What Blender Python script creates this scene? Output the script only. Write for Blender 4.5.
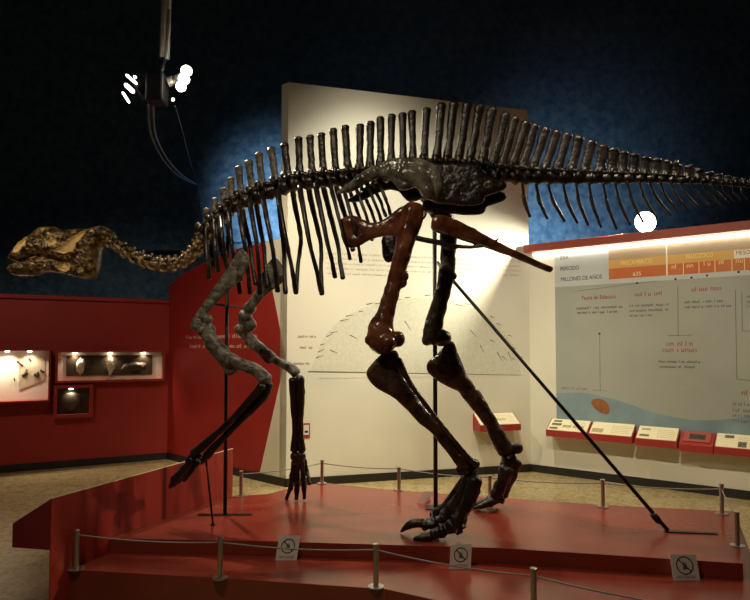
import bpy, bmesh, math, random
from mathutils import Vector, Matrix, noise
for o in list(bpy.data.objects): bpy.data.objects.remove(o)
random.seed(7)
S = bpy.context.scene
COL = S.collection
# ------------------------------------------------------------------ camera, world, big lights, exposure
FPX, TH, CH, CY = 600.0, math.atan(24 / 600), 1.6, 324.0
cd = bpy.data.cameras.new('camera'); cam = bpy.data.objects.new('camera', cd); COL.objects.link(cam)
cam.location = (0, 0, CH); cam.rotation_euler = (math.pi / 2 + TH, 0, 0)
cd.sensor_fit = 'HORIZONTAL'; cd.sensor_width = 36; cd.lens = 36 * FPX / 750; cd.shift_y = (CY - 300) / 750; cd.clip_end = 100
S.camera = cam
S.view_settings.view_transform = 'Standard'; S.view_settings.look = 'None'
S.view_settings.gamma = 1; S.view_settings.use_curve_mapping = False
S.view_settings.exposure = 0.0
w = bpy.data.worlds.new('world'); S.world = w; w.use_nodes = True
w.node_tree.nodes['Background'].inputs[0].default_value = (0.9, 0.75, 0.6, 1)
w.node_tree.nodes['Background'].inputs[1].default_value = 0.006
CAM = Vector((0, 0, CH))

def lamp(name, kind, loc, target=None, power=100, color=(1, .85, .65), size=.1, angle=60, blend=.6, sy=None):
    d = bpy.data.lights.new(name, kind); o = bpy.data.objects.new(name, d); COL.objects.link(o)
    o.location = loc; d.energy = power; d.color = color
    if kind == 'AREA':
        d.size = size
        if sy: d.shape = 'RECTANGLE'; d.size_y = sy
    else: d.shadow_soft_size = size
    if kind == 'SPOT': d.spot_size = math.radians(angle); d.spot_blend = blend
    if target is not None:
        o.rotation_euler = (Vector(target) - Vector(loc)).to_track_quat('-Z', 'Y').to_euler()
    return o

WARM = (1, .82, .58)
# added fill spots, no fixtures; panel and right spots follow cast shadows
lamp('added_spot_platform', 'SPOT', (-1.6, 1.6, 5.0), (0.3, 4.4, .9), 240, WARM, .12, 80, .9)
lamp('added_spot_head', 'SPOT', (-3.4, 1.4, 3.8), (-2.2, 5.0, 2.3), 190, (1, .8, .5), .1, 40, .8)
lamp('added_spot_wall', 'SPOT', (0.2, 5.6, 5.7), (0.2, 7.2, 1.1), 560, (1, .95, .78), .1, 80, 1)
lamp('added_wash_wall', 'SPOT', (0.2, 5.75, 5.7), (0.2, 7.2, 2.2), 110, (1, .92, .72), .1, 92, 1)
lamp('ceiling_spot_panel', 'SPOT', (0.9, 2.6, 5.0), (3.2, 7.0, 1.0), 380, (1, .90, .70), .06, 54, .9)
lamp('added_spot_red', 'SPOT', (-1.5, 5.4, 5.4), (-1.2, 7.2, .9), 430, WARM, .12, 52, .9)
lamp('added_spot_left', 'SPOT', (-3.5, 3.0, 5.2), (-4.2, 8.0, .6), 240, WARM, .12, 70, .9)
lamp('added_spot_floor', 'SPOT', (2.6, 4.2, 5.2), (2.3, 6.4, 0), 220, (1, .85, .55), .12, 70, .9)
lamp('ceiling_spot_right', 'SPOT', (4.3, 5.8, 4.6), (-0.2, 4.1, .3), 480, (1, .86, .6), .06, 50, .9)
# blue washed rear wall: floods standing behind the partition
lamp('flood_behind_partition_left', 'SPOT', (-1.0, 8.3, 2.8), (-1.45, 10.6, 3.8), 700, (.75, .9, 1), .15, 60, 1)
lamp('flood_behind_partition_right', 'SPOT', (2.3, 8.7, 2.5), (2.8, 10.6, 3.2), 300, (.75, .9, 1), .15, 100, 1)

# ------------------------------------------------------------------ helpers
def ray(px, py):
    a, b = (px - 375) / FPX, (CY - py) / FPX
    return Vector((a, math.cos(TH) - b * math.sin(TH), math.sin(TH) + b * math.cos(TH)))
def on_z(px, py, z):
    d = ray(px, py); return CAM + d * ((z - CH) / d.z)
def on_plane(px, py, p0, n):
    d = ray(px, py); return CAM + d * ((p0 - CAM).dot(n) / d.dot(n))
def at_y(px, py, y):
    d = ray(px, py); return CAM + d * (y / d.y)

def new_mat(name, col, rough=.6, metal=0, var=None, scale=8, bump=0, bscale=30, emit=None, spec=.5, detail=5, stretch=None, coat=0, bdist=.006):
    m = bpy.data.materials.new(name); m.use_nodes = True; nt = m.node_tree; b = nt.nodes['Principled BSDF']
    b.inputs['Base Color'].default_value = (*col, 1); b.inputs['Roughness'].default_value = rough
    b.inputs['Metallic'].default_value = metal; b.inputs['Specular IOR Level'].default_value = spec
    if coat: b.inputs['Coat Weight'].default_value = coat; b.inputs['Coat Roughness'].default_value = .15
    if emit:
        b.inputs['Emission Color'].default_value = (*emit[0], 1); b.inputs['Emission Strength'].default_value = emit[1]
    tc = nt.nodes.new('ShaderNodeTexCoord'); vec = tc.outputs['Object']
    if stretch:
        mp = nt.nodes.new('ShaderNodeMapping'); mp.inputs['Scale'].default_value = stretch
        nt.links.new(vec, mp.inputs[0]); vec = mp.outputs[0]
    if var:
        n = nt.nodes.new('ShaderNodeTexNoise'); n.inputs['Scale'].default_value = scale; n.inputs['Detail'].default_value = detail
        r = nt.nodes.new('ShaderNodeValToRGB'); els = r.color_ramp.elements
        cols = [col] + list(var)
        els[0].position = .32; els[0].color = (*cols[0], 1); els[1].position = .68; els[1].color = (*cols[-1], 1)
        for i, c in enumerate(cols[1:-1]):
            e = els.new(.32 + .36 * (i + 1) / (len(cols) - 1)); e.color = (*c, 1)
        nt.links.new(vec, n.inputs['Vector']); nt.links.new(n.outputs[0], r.inputs[0]); nt.links.new(r.outputs[0], b.inputs['Base Color'])
    if bump:
        n2 = nt.nodes.new('ShaderNodeTexNoise'); n2.inputs['Scale'].default_value = bscale; n2.inputs['Detail'].default_value = 4
        bp = nt.nodes.new('ShaderNodeBump'); bp.inputs['Strength'].default_value = bump; bp.inputs['Distance'].default_value = bdist
        nt.links.new(vec, n2.inputs['Vector']); nt.links.new(n2.outputs[0], bp.inputs['Height']); nt.links.new(bp.outputs[0], b.inputs['Normal'])
    return m

M = {}
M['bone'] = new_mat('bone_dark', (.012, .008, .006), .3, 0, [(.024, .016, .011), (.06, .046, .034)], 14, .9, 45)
M['bone_shaded'] = new_mat('bone_blackish_shaded', (.006, .004, .003), .34, 0, [(.015, .009, .006), (.034, .022, .016)], 14, .9, 45)  # darker copy of the bone, with shade put into the colour
M['bone_grey'] = new_mat('bone_greyed', (.04, .034, .026), .34, 0, [(.11, .098, .075), (.17, .153, .118), (.27, .245, .195)], 30, 1.0, 60, detail=9)
M['bone_sheen'] = new_mat('bone_sheen_lit', (.04, .035, .026), .2, 0, [(.12, .108, .083), (.24, .22, .175)], 14, 1.0, 30, stretch=(1, 1, .35))  # overhead sheen on the ilium put in as a lighter colour
M['bone_brown'] = new_mat('bone_browned', (.016, .008, .005), .26, 0, [(.04, .018, .011), (.09, .05, .032)], 12, .9, 36)
M['bone_red'] = new_mat('bone_reddish', (.04, .013, .007), .24, 0, [(.13, .038, .017), (.21, .08, .04)], 9, .6, 30)
M['bone_gold'] = new_mat('bone_golden', (.018, .009, .005), .3, 0, [(.06, .032, .013), (.17, .105, .04), (.42, .31, .15)], 24, .8, 40)
M['plaster'] = new_mat('plaster_fill', (.60, .40, .17), .6, 0, [(.68, .47, .22)], 20, .2, 60)
M['red_wall'] = new_mat('red_wall_paint', (.30, .016, .012), .55, 0, [(.34, .02, .014)], 2, .03, 60)
M['red_floor'] = new_mat('red_platform_paint', (.22, .034, .020), .24, 0, [(.26, .043, .027)], 3)
M['red_riser'] = new_mat('red_riser_paint', (.24, .018, .016), .4, 0, [(.27, .022, .018)], 3, .03, 30)
M['red_board'] = new_mat('red_board_streaked', (.20, .014, .010), .3, 0, [(.42, .040, .028), (.48, .05, .034)], 9, .05, 20, stretch=(1, 1, .12))  # noise stretched upright into dark and bright red streaks
M['red_desk'] = new_mat('red_desk_laminate', (.33, .035, .04), .45, 0, [(.36, .042, .045)], 3)
M['red_trim'] = new_mat('red_beam_paint', (.34, .06, .035), .5, 0, [(.38, .075, .045)], 5)
M['red_frame'] = new_mat('red_frame_paint', (.32, .03, .022), .4)
M['white_wall'] = new_mat('cream_wall_paint', (.72, .68, .54), .6, 0, [(.76, .72, .58)], 1.5, .04, 70)
M['black_base'] = new_mat('black_baseboard', (.012, .011, .010), .45, 0, [(.018, .016, .014)], 5)
M['blue_wall'] = new_mat('blue_rough_wall', (.06, .14, .26), .85, 0, [(.11, .22, .36), (.17, .30, .44)], 9, .8, 30, detail=12, bdist=.015)
M['ceiling'] = new_mat('black_ceiling', (.008, .008, .009), .9, 0, [(.012, .012, .013)], 2)
M['steel'] = new_mat('brushed_steel', (.45, .42, .38), .35, .9, [(.5, .47, .42)], 10)
M['black_steel'] = new_mat('black_steel', (.012, .011, .010), .4, .3, [(.02, .018, .016)], 10)
M['cord'] = new_mat('grey_cord', (.22, .21, .20), .6, 0, [(.28, .26, .25)], 40)
M['paper'] = new_mat('white_card', (.66, .62, .56), .6, 0, [(.70, .66, .6)], 6)
M['ink'] = new_mat('black_ink', (.02, .018, .018), .7, 0, [(.03, .026, .024)], 10)
M['ink_soft'] = new_mat('grey_ink', (.12, .10, .09), .7, 0, [(.16, .13, .11)], 10)
M['ink_red'] = new_mat('red_ink', (.30, .04, .03), .7, 0, [(.34, .06, .04)], 10)
M['ink_rose'] = new_mat('rose_ink', (.52, .36, .28), .7, 0, [(.56, .40, .31)], 10)
M['ink_pale'] = new_mat('pale_ink', (.62, .42, .36), .7, 0, [(.66, .46, .40)], 10)
M['ink_white'] = new_mat('white_ink', (.8, .74, .62), .7, 0, [(.84, .78, .66)], 10)
M['ink_yellow'] = new_mat('yellow_ink', (.85, .66, .26), .7, 0, [(.88, .7, .3)], 10)
M['board'] = new_mat('grey_panel_board', (.35, .36, .315), .28, 0, [(.38, .39, .345)], 2)
M['board_top'] = new_mat('pale_panel_header', (.50, .53, .52), .3, 0, [(.54, .57, .56)], 4)
M['row_brown'] = new_mat('brown_row', (.38, .28, .19), .3, 0, [(.44, .34, .22)], 2)
M['row_amber'] = new_mat('amber_row', (.62, .36, .10), .3, 0, [(.66, .42, .14)], 2)
M['row_red'] = new_mat('orange_red_row', (.55, .12, .04), .3, 0, [(.58, .2, .07)], 2)
M['wave'] = new_mat('blue_wave_print', (.19, .27, .30), .35, 0, [(.26, .35, .38)], 4)
M['fossil_brown'] = new_mat('brown_fossil_print', (.22, .07, .02), .5, 0, [(.34, .13, .04)], 12)
M['dome'] = new_mat('sage_drawing_print', (.60, .59, .45), .65, 0, [(.70, .67, .53)], 30)
M['cream'] = new_mat('cream_card', (.80, .72, .46), .5, 0, [(.84, .77, .52)], 6)
M['photo_dark'] = new_mat('dark_printed_picture', (.05, .05, .035), .5, 0, [(.2, .18, .1)], 60)
M['photo_tan'] = new_mat('tan_printed_picture', (.38, .28, .12), .5, 0, [(.5, .42, .24)], 60)
M['screen'] = new_mat('dark_screen', (.03, .035, .035), .15, 0, [(.06, .07, .07)], 20)
M['case_white'] = new_mat('white_case_lining', (.72, .66, .56), .6, 0, [(.76, .7, .6)], 3)
M['case_dark'] = new_mat('dark_case_lining', (.02, .014, .009), .3, 0, [(.045, .032, .02)], 10)
M['tan_board'] = new_mat('tan_specimen_board', (.45, .38, .26), .6, 0, [(.52, .45, .32)], 6)
M['glow'] = new_mat('lamp_glow', (1, .95, .85), .5, 0, emit=((1, .93, .78), 12))
M['glow_slit'] = new_mat('lamp_glow_slit', (1, .95, .85), .5, 0, emit=((1, .9, .75), 6))
M['tube_glow'] = new_mat('tube_glow', (1, .95, .85), .5, 0, emit=((1, .95, .80), 10))
M['case_glow'] = new_mat('case_lamp_glow', (1, .9, .8), .5, 0, emit=((1, .85, .65), 12))
M['galv'] = new_mat('galvanised_steel', (.35, .33, .28), .4, .7, [(.5, .47, .4)], 12)
M['black_plastic'] = new_mat('black_plastic', (.015, .015, .016), .5, 0, [(.022, .022, .024)], 8)
M['cable_grey'] = new_mat('grey_cable', (.10, .12, .14), .5, 0, [(.14, .16, .18)], 20)
M['heart'] = new_mat('dark_fossil_stone', (.03, .022, .015), .5, 0, [(.07, .05, .03)], 20, .5, 40)
M['pale_streak'] = new_mat('pale_reflection_streak', (.5, .42, .3), .6, 0, [(.65, .58, .45)], 20, .5, 40)  # pale colour for the lamp reflections in the long case

# terrazzo floor
def floor_mat():
    m = bpy.data.materials.new('terrazzo'); m.use_nodes = True; nt = m.node_tree; b = nt.nodes['Principled BSDF']
    tc = nt.nodes.new('ShaderNodeTexCoord')
    v = nt.nodes.new('ShaderNodeTexVoronoi'); v.inputs['Scale'].default_value = 26
    n = nt.nodes.new('ShaderNodeTexNoise'); n.inputs['Scale'].default_value = 9; n.inputs['Detail'].default_value = 8
    mx = nt.nodes.new('ShaderNodeMix'); mx.data_type = 'FLOAT'; mx.inputs[0].default_value = .5
    r = nt.nodes.new('ShaderNodeValToRGB'); e = r.color_ramp.elements
    e[0].position = .3; e[0].color = (.17, .12, .045, 1); e[1].position = .62; e[1].color = (.42, .33, .17, 1)
    k = e.new(.46); k.color = (.30, .23, .10, 1)
    nt.links.new(tc.outputs['Object'], v.inputs['Vector']); nt.links.new(tc.outputs['Object'], n.inputs['Vector'])
    nt.links.new(v.outputs['Distance'], mx.inputs[2]); nt.links.new(n.outputs[0], mx.inputs[3])
    nt.links.new(mx.outputs[0], r.inputs[0]); nt.links.new(r.outputs[0], b.inputs['Base Color'])
    b.inputs['Roughness'].default_value = .32
    return m
M['floor'] = floor_mat()

def obj(name, bm, mat, parent=None, smooth=False, mods=None):
    me = bpy.data.meshes.new(name)
    bmesh.ops.recalc_face_normals(bm, faces=bm.faces); bm.to_mesh(me); bm.free()
    o = bpy.data.objects.new(name, me); COL.objects.link(o)
    for m in (mat if isinstance(mat, (list, tuple)) else [mat]): me.materials.append(m)
    if smooth:
        for p in me.polygons: p.use_smooth = True
    if parent: o.parent = parent; o.matrix_parent_inverse = parent.matrix_basis.inverted()
    return o
def tag(o, label=None, cat=None, group=None, kind=None):
    if label: o['label'] = label
    if cat: o['category'] = cat
    if group: o['group'] = group
    if kind: o['kind'] = kind
    return o
def thing(name, label, cat, loc=(0, 0, 0), group=None):
    o = bpy.data.objects.new(name, None); COL.objects.link(o); o.location = loc; o.empty_display_size = .1
    return tag(o, label, cat, group)
def struct(name, bm, mat, smooth=False):
    return tag(obj(name, bm, mat, None, smooth), kind='structure')

def box(bm, o, ax, ay, az, mi=0, bev=0):
    """box from corner o along three edge vectors"""
    vs = [bm.verts.new(o + ax * i + ay * j + az * k) for k in (0, 1) for j in (0, 1) for i in (0, 1)]
    fs = [bm.faces.new([vs[i] for i in f]) for f in ((0, 1, 3, 2), (4, 6, 7, 5), (0, 4, 5, 1), (2, 3, 7, 6), (0, 2, 6, 4), (1, 5, 7, 3))]
    for f in fs: f.material_index = mi
    if bev:
        es = list({e for f in fs for e in f.edges}); bmesh.ops.bevel(bm, geom=es, offset=bev, segments=2, affect='EDGES', profile=.5)
def prism(bm, pts, vec, mi=0):
    """polygon (list of Vectors) extruded by vec"""
    a = [bm.verts.new(p) for p in pts]; b = [bm.verts.new(p + vec) for p in pts]; n = len(pts)
    fs = [bm.faces.new(a), bm.faces.new(b)] + [bm.faces.new((a[i], a[(i + 1) % n], b[(i + 1) % n], b[i])) for i in range(n)]
    for f in fs: f.material_index = mi
def tube(bm, pts, r, seg=8, cap=True):
    rings = []; N = len(pts); prev = None
    for i, p in enumerate(pts):
        t = (pts[min(i + 1, N - 1)] - pts[max(i - 1, 0)]).normalized()
        s = t.cross(Vector((0, 0, 1)) if abs(t.z) < .9 else Vector((0, 1, 0))).normalized() if prev is None else (prev - t * prev.dot(t)).normalized()
        prev = s; q = t.cross(s); rr = r[i] if isinstance(r, (list, tuple)) else r
        rings.append([bm.verts.new(p + (s * math.cos(k * 2 * math.pi / seg) + q * math.sin(k * 2 * math.pi / seg)) * rr) for k in range(seg)])
    for a, b in zip(rings, rings[1:]):
        for k in range(seg): bm.faces.new((a[k], a[(k + 1) % seg], b[(k + 1) % seg], b[k]))
    if cap: bm.faces.new(rings[0]); bm.faces.new(rings[-1])
def ball(bm, c, r, sub=2, sx=1, sy=1, sz=1):
    g = bmesh.ops.create_icosphere(bm, subdivisions=sub, radius=1)
    for v in g['verts']: v.co = Vector((v.co.x * r * sx, v.co.y * r * sy, v.co.z * r * sz)) + c
def cyl(bm, a, b, r, seg=16): tube(bm, [a, b], r, seg)
def crom(pts, n):
    """Catmull-Rom through lists of floats"""
    out = []; P = [pts[0]] + list(pts) + [pts[-1]]
    for i in range(len(pts) - 1):
        p0, p1, p2, p3 = P[i], P[i + 1], P[i + 2], P[i + 3]
        for k in range(n):
            t = k / n
            out.append([.5 * (2 * b + (c - a) * t + (2 * a - 5 * b + 4 * c - d) * t * t + (3 * b - a - 3 * c + d) * t ** 3) for a, b, c, d in zip(p0, p1, p2, p3)])
    out.append(list(pts[-1])); return out

class Frame:
    """a wall's own frame: u along it, z up, d out of it towards the room"""
    def __init__(s, a, b):
        s.o = Vector((a[0], a[1], 0)); e = Vector((b[0] - a[0], b[1] - a[1], 0)); s.L = e.length; s.u = e.normalized()
        s.n = Vector((s.u.y, -s.u.x, 0)); s.Z = Vector((0, 0, 1))
    def pt(s, u, z, d=0): return s.o + s.u * u + s.Z * z + s.n * d
    def uv(s, px, py, d=0):
        p = on_plane(px, py, s.o + s.n * d, s.n) - s.o; return p.dot(s.u), p.z
    def px(s, x, y, d=0): return s.pt(*s.uv(x, y, d), d)
    def slab(s, bm, u0, u1, z0, z1, d0, d1, mi=0, bev=0): box(bm, s.pt(u0, z0, d0), s.u * (u1 - u0), s.n * (d1 - d0), s.Z * (z1 - z0), mi, bev)
    def poly(s, bm, pts, d0, d1, mi=0): prism(bm, [s.pt(u, z, d0) for u, z in pts], s.n * (d1 - d0), mi)

def text_mesh(name, body, o, ux, uy, n, height, mat, parent, align='LEFT', width=None):
    c = bpy.data.curves.new(name, 'FONT'); c.body = body; c.align_x = align; c.size = 1; c.extrude = .0004
    t = bpy.data.objects.new(name, c); COL.objects.link(t)
    me = bpy.data.meshes.new_from_object(t.evaluated_get(bpy.context.evaluated_depsgraph_get()))
    bpy.data.objects.remove(t); bpy.data.curves.remove(c)
    xs = [v.co.x for v in me.vertices]; W = max(xs) - min(xs)
    k = height / .69; kx = (width / W) if width else k
    for v in me.vertices: v.co = o + ux * (v.co.x * kx) + uy * (v.co.y * k) + n * (v.co.z * .3)
    me.name = name; ob = bpy.data.objects.new(name, me); COL.objects.link(ob); me.materials.clear(); me.materials.append(mat)
    if parent: ob.parent = parent; ob.matrix_parent_inverse = parent.matrix_basis.inverted()
    return ob
def small_print(bm, fr, u0, u1, z, h, d, dens=1.0, rnd=random):
    """one line of print too small to read in the photograph: rows of letter-sized strokes"""
    u = u0
    while u < u1:
        wl = rnd.randint(2, 8)
        for _ in range(wl):
            if u > u1: break
            k = rnd.random(); hh = h * (1 if k < .25 else .68)
            fr.slab(bm, u, u + h * .14, z, z + hh, d, d + .0012)
            if k > .4: fr.slab(bm, u + h * .14, u + h * .42, z + hh * (0 if k > .7 else .8), z + hh * (.2 if k > .7 else 1), d, d + .0012)
            if k > .3: fr.slab(bm, u + h * .42, u + h * .55, z, z + h * .68, d, d + .0012)
            u += h * .74
        u += h * .55

# ------------------------------------------------------------------ setting
cL0, cL, cA, cB, cR = on_z(0, 473, 0), on_z(167, 459, 0), on_z(286, 487, 0), on_z(531, 471.3, 0), on_z(750, 500, 0)
FL, FA, FB, FR = Frame(cL0, cL), Frame(cL, cA), Frame(cA, cB), Frame(cB, cR)
bm = bmesh.new(); box(bm, Vector((-9, -1.5, -.1)), Vector((16, 0, 0)), Vector((0, 12.5, 0)), Vector((0, 0, .1))); struct('floor', bm, M['floor'])
bm = bmesh.new(); box(bm, Vector((-9, -1.5, 8)), Vector((16, 0, 0)), Vector((0, 12.5, 0)), Vector((0, 0, .1))); struct('ceiling', bm, M['ceiling'])
bm = bmesh.new(); box(bm, Vector((-9, 10.6, 0)), Vector((16, 0, 0)), Vector((0, .2, 0)), Vector((0, 0, 8))); struct('wall_rear', bm, M['blue_wall'])
# left wall
zl = 2.30
bm = bmesh.new(); FL.slab(bm, -3.2, FL.L, 0, zl - .05, -.2, 0); FL.slab(bm, -3.2, FL.L, zl - .05, zl, -.2, .03); struct('wall_left', bm, M['red_wall'])
bm = bmesh.new(); FL.slab(bm, -3.2, FL.L, 0, .095, 0, .015); struct('baseboard_left', bm, M['black_base'])
# angled wall: red paint meeting cream paint along two slanted lines
prof = [(164.5, 295.5), (168, 287), (180, 276), (192, 268.5), (207, 261), (240, 248), (263, 242)]
P = [FA.uv(*p) for p in prof]; P[0] = (0, P[0][1])
tip = FA.uv(285.6, 357); bot = FA.uv(259, 476); topr = (FA.L, FA.uv(286, 237)[1])
bm = bmesh.new()
FA.poly(bm, [(0, 0), (bot[0], 0), bot, tip] + P[::-1], -.1, 0, 0)
FA.poly(bm, [(bot[0], 0), (FA.L, 0), (FA.L, tip[1]), tip, bot], -.1, 0, 1)
FA.poly(bm, [tip, (FA.L, tip[1]), topr, P[-1]], -.1, 0, 1)
struct('wall_angled', bm, [M['red_wall'], M['white_wall']])
bm = bmesh.new(); FA.slab(bm, 0, FA.L, 0, .095, 0, .015); struct('baseboard_angled', bm, M['black_base'])
# tall cream partition, its left end mitred along the angled wall
z0, z1 = FB.uv(287, 82)[1], FB.uv(527, 110)[1]
a, b = FB.pt(0, 0), FB.pt(FB.L, 0); back = -FA.u * .12
bm = bmesh.new(); vs = []
quad = [a, b, b - FB.n * .09, a + back]
lo = [bm.verts.new(p) for p in quad]; hi = [bm.verts.new(p + Vector((0, 0, z))) for p, z in zip(quad, (z0, z1, z1, z0))]
bm.faces.new(lo); bm.faces.new(hi)
for i in range(4): bm.faces.new((lo[i], lo[(i + 1) % 4], hi[(i + 1) % 4], hi[i]))
struct('wall_back', bm, M['white_wall'])
bm = bmesh.new(); FB.slab(bm, 0, FB.L, 0, .095, 0, .015); struct('baseboard_back', bm, M['black_base'])
# right wall with red beam on top
zr = FR.uv(640, 233)[1]
bm = bmesh.new(); FR.slab(bm, 0, 4.6, 0, 2.88, -.12, 0); struct('wall_right', bm, M['white_wall'])
bm = bmesh.new(); FR.slab(bm, 0, 4.6, 0, .095, 0, .015); struct('baseboard_right', bm, M['black_base'])
bm = bmesh.new(); FR.slab(bm, -.02, 4.6, 2.84, 2.94, -.14, .13, 0, .004); struct('trim_1', bm, M['red_trim'])
bm = bmesh.new(); FR.slab(bm, .08, 4.5, 2.80, 2.825, .035, .06); t = obj('tube_light', bm, M['tube_glow'])
tag(t, 'long glowing tube light tucked under the red beam above the info panel', 'light')
# ledge on the rear wall, seen through the ribs
bm = bmesh.new(); box(bm, Vector((-4.2, 10.4, 3.3)), Vector((4, 0, 0)), Vector((0, .2, 0)), Vector((0, 0, .12))); struct('trim_2', bm, M['blue_wall'])

# ------------------------------------------------------------------ platform
V2_ = lambda x, y, z: Vector((x, y, z))
def by_board(y): return r0 + (r1 - r0) * ((y - r0.y) / (r1.y - r0.y)) + V2_(.003, 0, 0)
ZU, ZL = .36, .265
r0, r1 = V2_(-1.9, 3.565, 0), V2_(-1.21, 5.15, 0)
V2 = lambda x, y, z: Vector((x, y, z))
plat = thing('exhibit_platform', 'low two-tiered red painted platform the dinosaur skeleton stands on', 'platform', (0, 3.9, 0))
bm = bmesh.new()
fz = lambda x, y: on_z(x, y, ZL).xy.to_3d()
low = [by_board(fz(60, 569.5).y), fz(220, 578), fz(385, 589), V2(1.62, 2.52, 0), V2(2.35, 2.9, 0), on_z(750, 552, ZL).xy.to_3d(), on_z(736, 514, ZL).xy.to_3d(), V2(1.2, 4.9, 0), by_board(5.0)]
prism(bm, low, V2(0, 0, ZL)); obj('lower_tier', bm, M['red_floor'], plat)
bm = bmesh.new()
up = [on_z(*p, ZU) for p in ((240, 540.5), (500, 548), (743, 563.5), (735, 511.5), (603, 505), (448, 494), (379, 489), (323, 482.5), (290, 488), (268, 494))]
up = [by_board(3.96)] + up + [by_board(5.05)]
up = [V2(p.x, p.y, ZL + .001) for p in up]
prism(bm, up, V2(0, 0, ZU - ZL - .001)); obj('upper_tier', bm, M['red_floor'], plat)
# slanted desk along the platform's left side
r0, r1 = V2(-1.9, 3.565, 0), V2(-1.21, 5.15, 0); e = (r1 - r0).normalized(); lf = V2(-e.y, e.x, 0)
desk = thing('info_desk', 'red slanted desk and tall red board along the left side of the platform', 'desk', tuple(r0))
bm = bmesh.new(); prism(bm, [r0, r1, r1 + V2(0, 0, .742), r0 + V2(0, 0, .714)], lf * .008); obj('side_board', bm, M['red_board'], desk)
bm = bmesh.new()
q = [r0 + V2(0, 0, .712) + lf * .009, r0 + V2(0, 0, .415) + lf * .009, r0 + V2(0, 0, .39) + lf * .333, r0 + V2(0, 0, .533) + lf * .333]
prism(bm, q, (r1 - r0) * .99); obj('slanted_top', bm, M['red_desk'], desk)
bm = bmesh.new(); prism(bm, [r0 + V2(0, 0, .7145), r1 + V2(0, 0, .7425), r1 + V2(0, 0, .746), r0 + V2(0, 0, .718)], lf * .009); obj('edge_strip', bm, M['cream'], desk)

# guard posts and cords
def post(px, yb, z, h, label, group='low steel guard posts round the platform'):
    p = on_z(px, yb, z); t = thing('guard_post', label, 'post', tuple(p), group)
    bm = bmesh.new(); tube(bm, [p, p + V2(0, 0, .006)], .045, 20); obj('base_disc', bm, M['steel'], t, False)
    bm = bmesh.new(); tube(bm, [p + V2(0, 0, .006), p + V2(0, 0, h - .012)], .015, 14); obj('pole', bm, M['steel'], t, False)
    bm = bmesh.new(); tube(bm, [p + V2(0, 0, h - .012), p + V2(0, 0, h - .002), p + V2(0, 0, h)], [.0175, .0175, .013], 14); obj('cap', bm, M['steel'], t, False)
    return p
def cord(name, pts, label):
    Q = []
    for a, b in zip(pts, pts[1:]):
        for k in range(10):
            f = k / 10; Q.append(a.lerp(b, f) - V2(0, 0, .02 * 4 * f * (1 - f) * min(1, (b - a).length)))
    Q.append(pts[-1]); bm = bmesh.new(); tube(bm, Q, .0045, 8)
    return tag(obj(name, bm, M['cord'], None, True), label, 'cord')
fp = [post(76, 569, ZL, .235, 'steel guard post at the front left corner of the lower tier, beside the red board'),
      post(220, 578, ZL, .235, 'steel guard post on the front edge, just left of the leftmost warning sign'),
      post(376, 587, ZL, .24, 'steel guard post at the bend of the front edge, midway between two warning signs'),
      post(534, 618, ZL, .245, 'steel guard post nearest the viewer, base cut off by the picture bottom')]
nx = V2(1.5, 2.62, ZL); fp.append(nx)
cord('barrier_rope', [p + V2(0, 0, .205) for p in fp], 'thin grey cord strung through the guard posts along the platform front')
bp = [post(241, 496.5, ZU, .215, 'steel guard post at the far left, just past the end of the red board'),
      post(322, 483.5, ZU, .215, 'steel guard post at the back edge right of the hanging forelimb hand'),
      post(399, 490, ZU, .2, 'steel guard post at the back edge left of the upright support pole'),
      post(490, 495.5, ZU, .17, 'steel guard post at the back edge behind the far hind foot'),
      post(603, 507, ZU, .215, 'steel guard post at the back edge behind the slanted support rod'),
      post(722, 514, ZU, .225, 'steel guard post at the back right corner of the platform'),
      post(737.5, 546, ZU, .215, 'dark steel guard post at the right end of the platform, nearest the right side')]
cord('barrier_rope', [p + V2(0, 0, .185 if i != 3 else .15) for i, p in enumerate(bp)], 'thin grey cord strung through the guard posts along the platform back')

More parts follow.
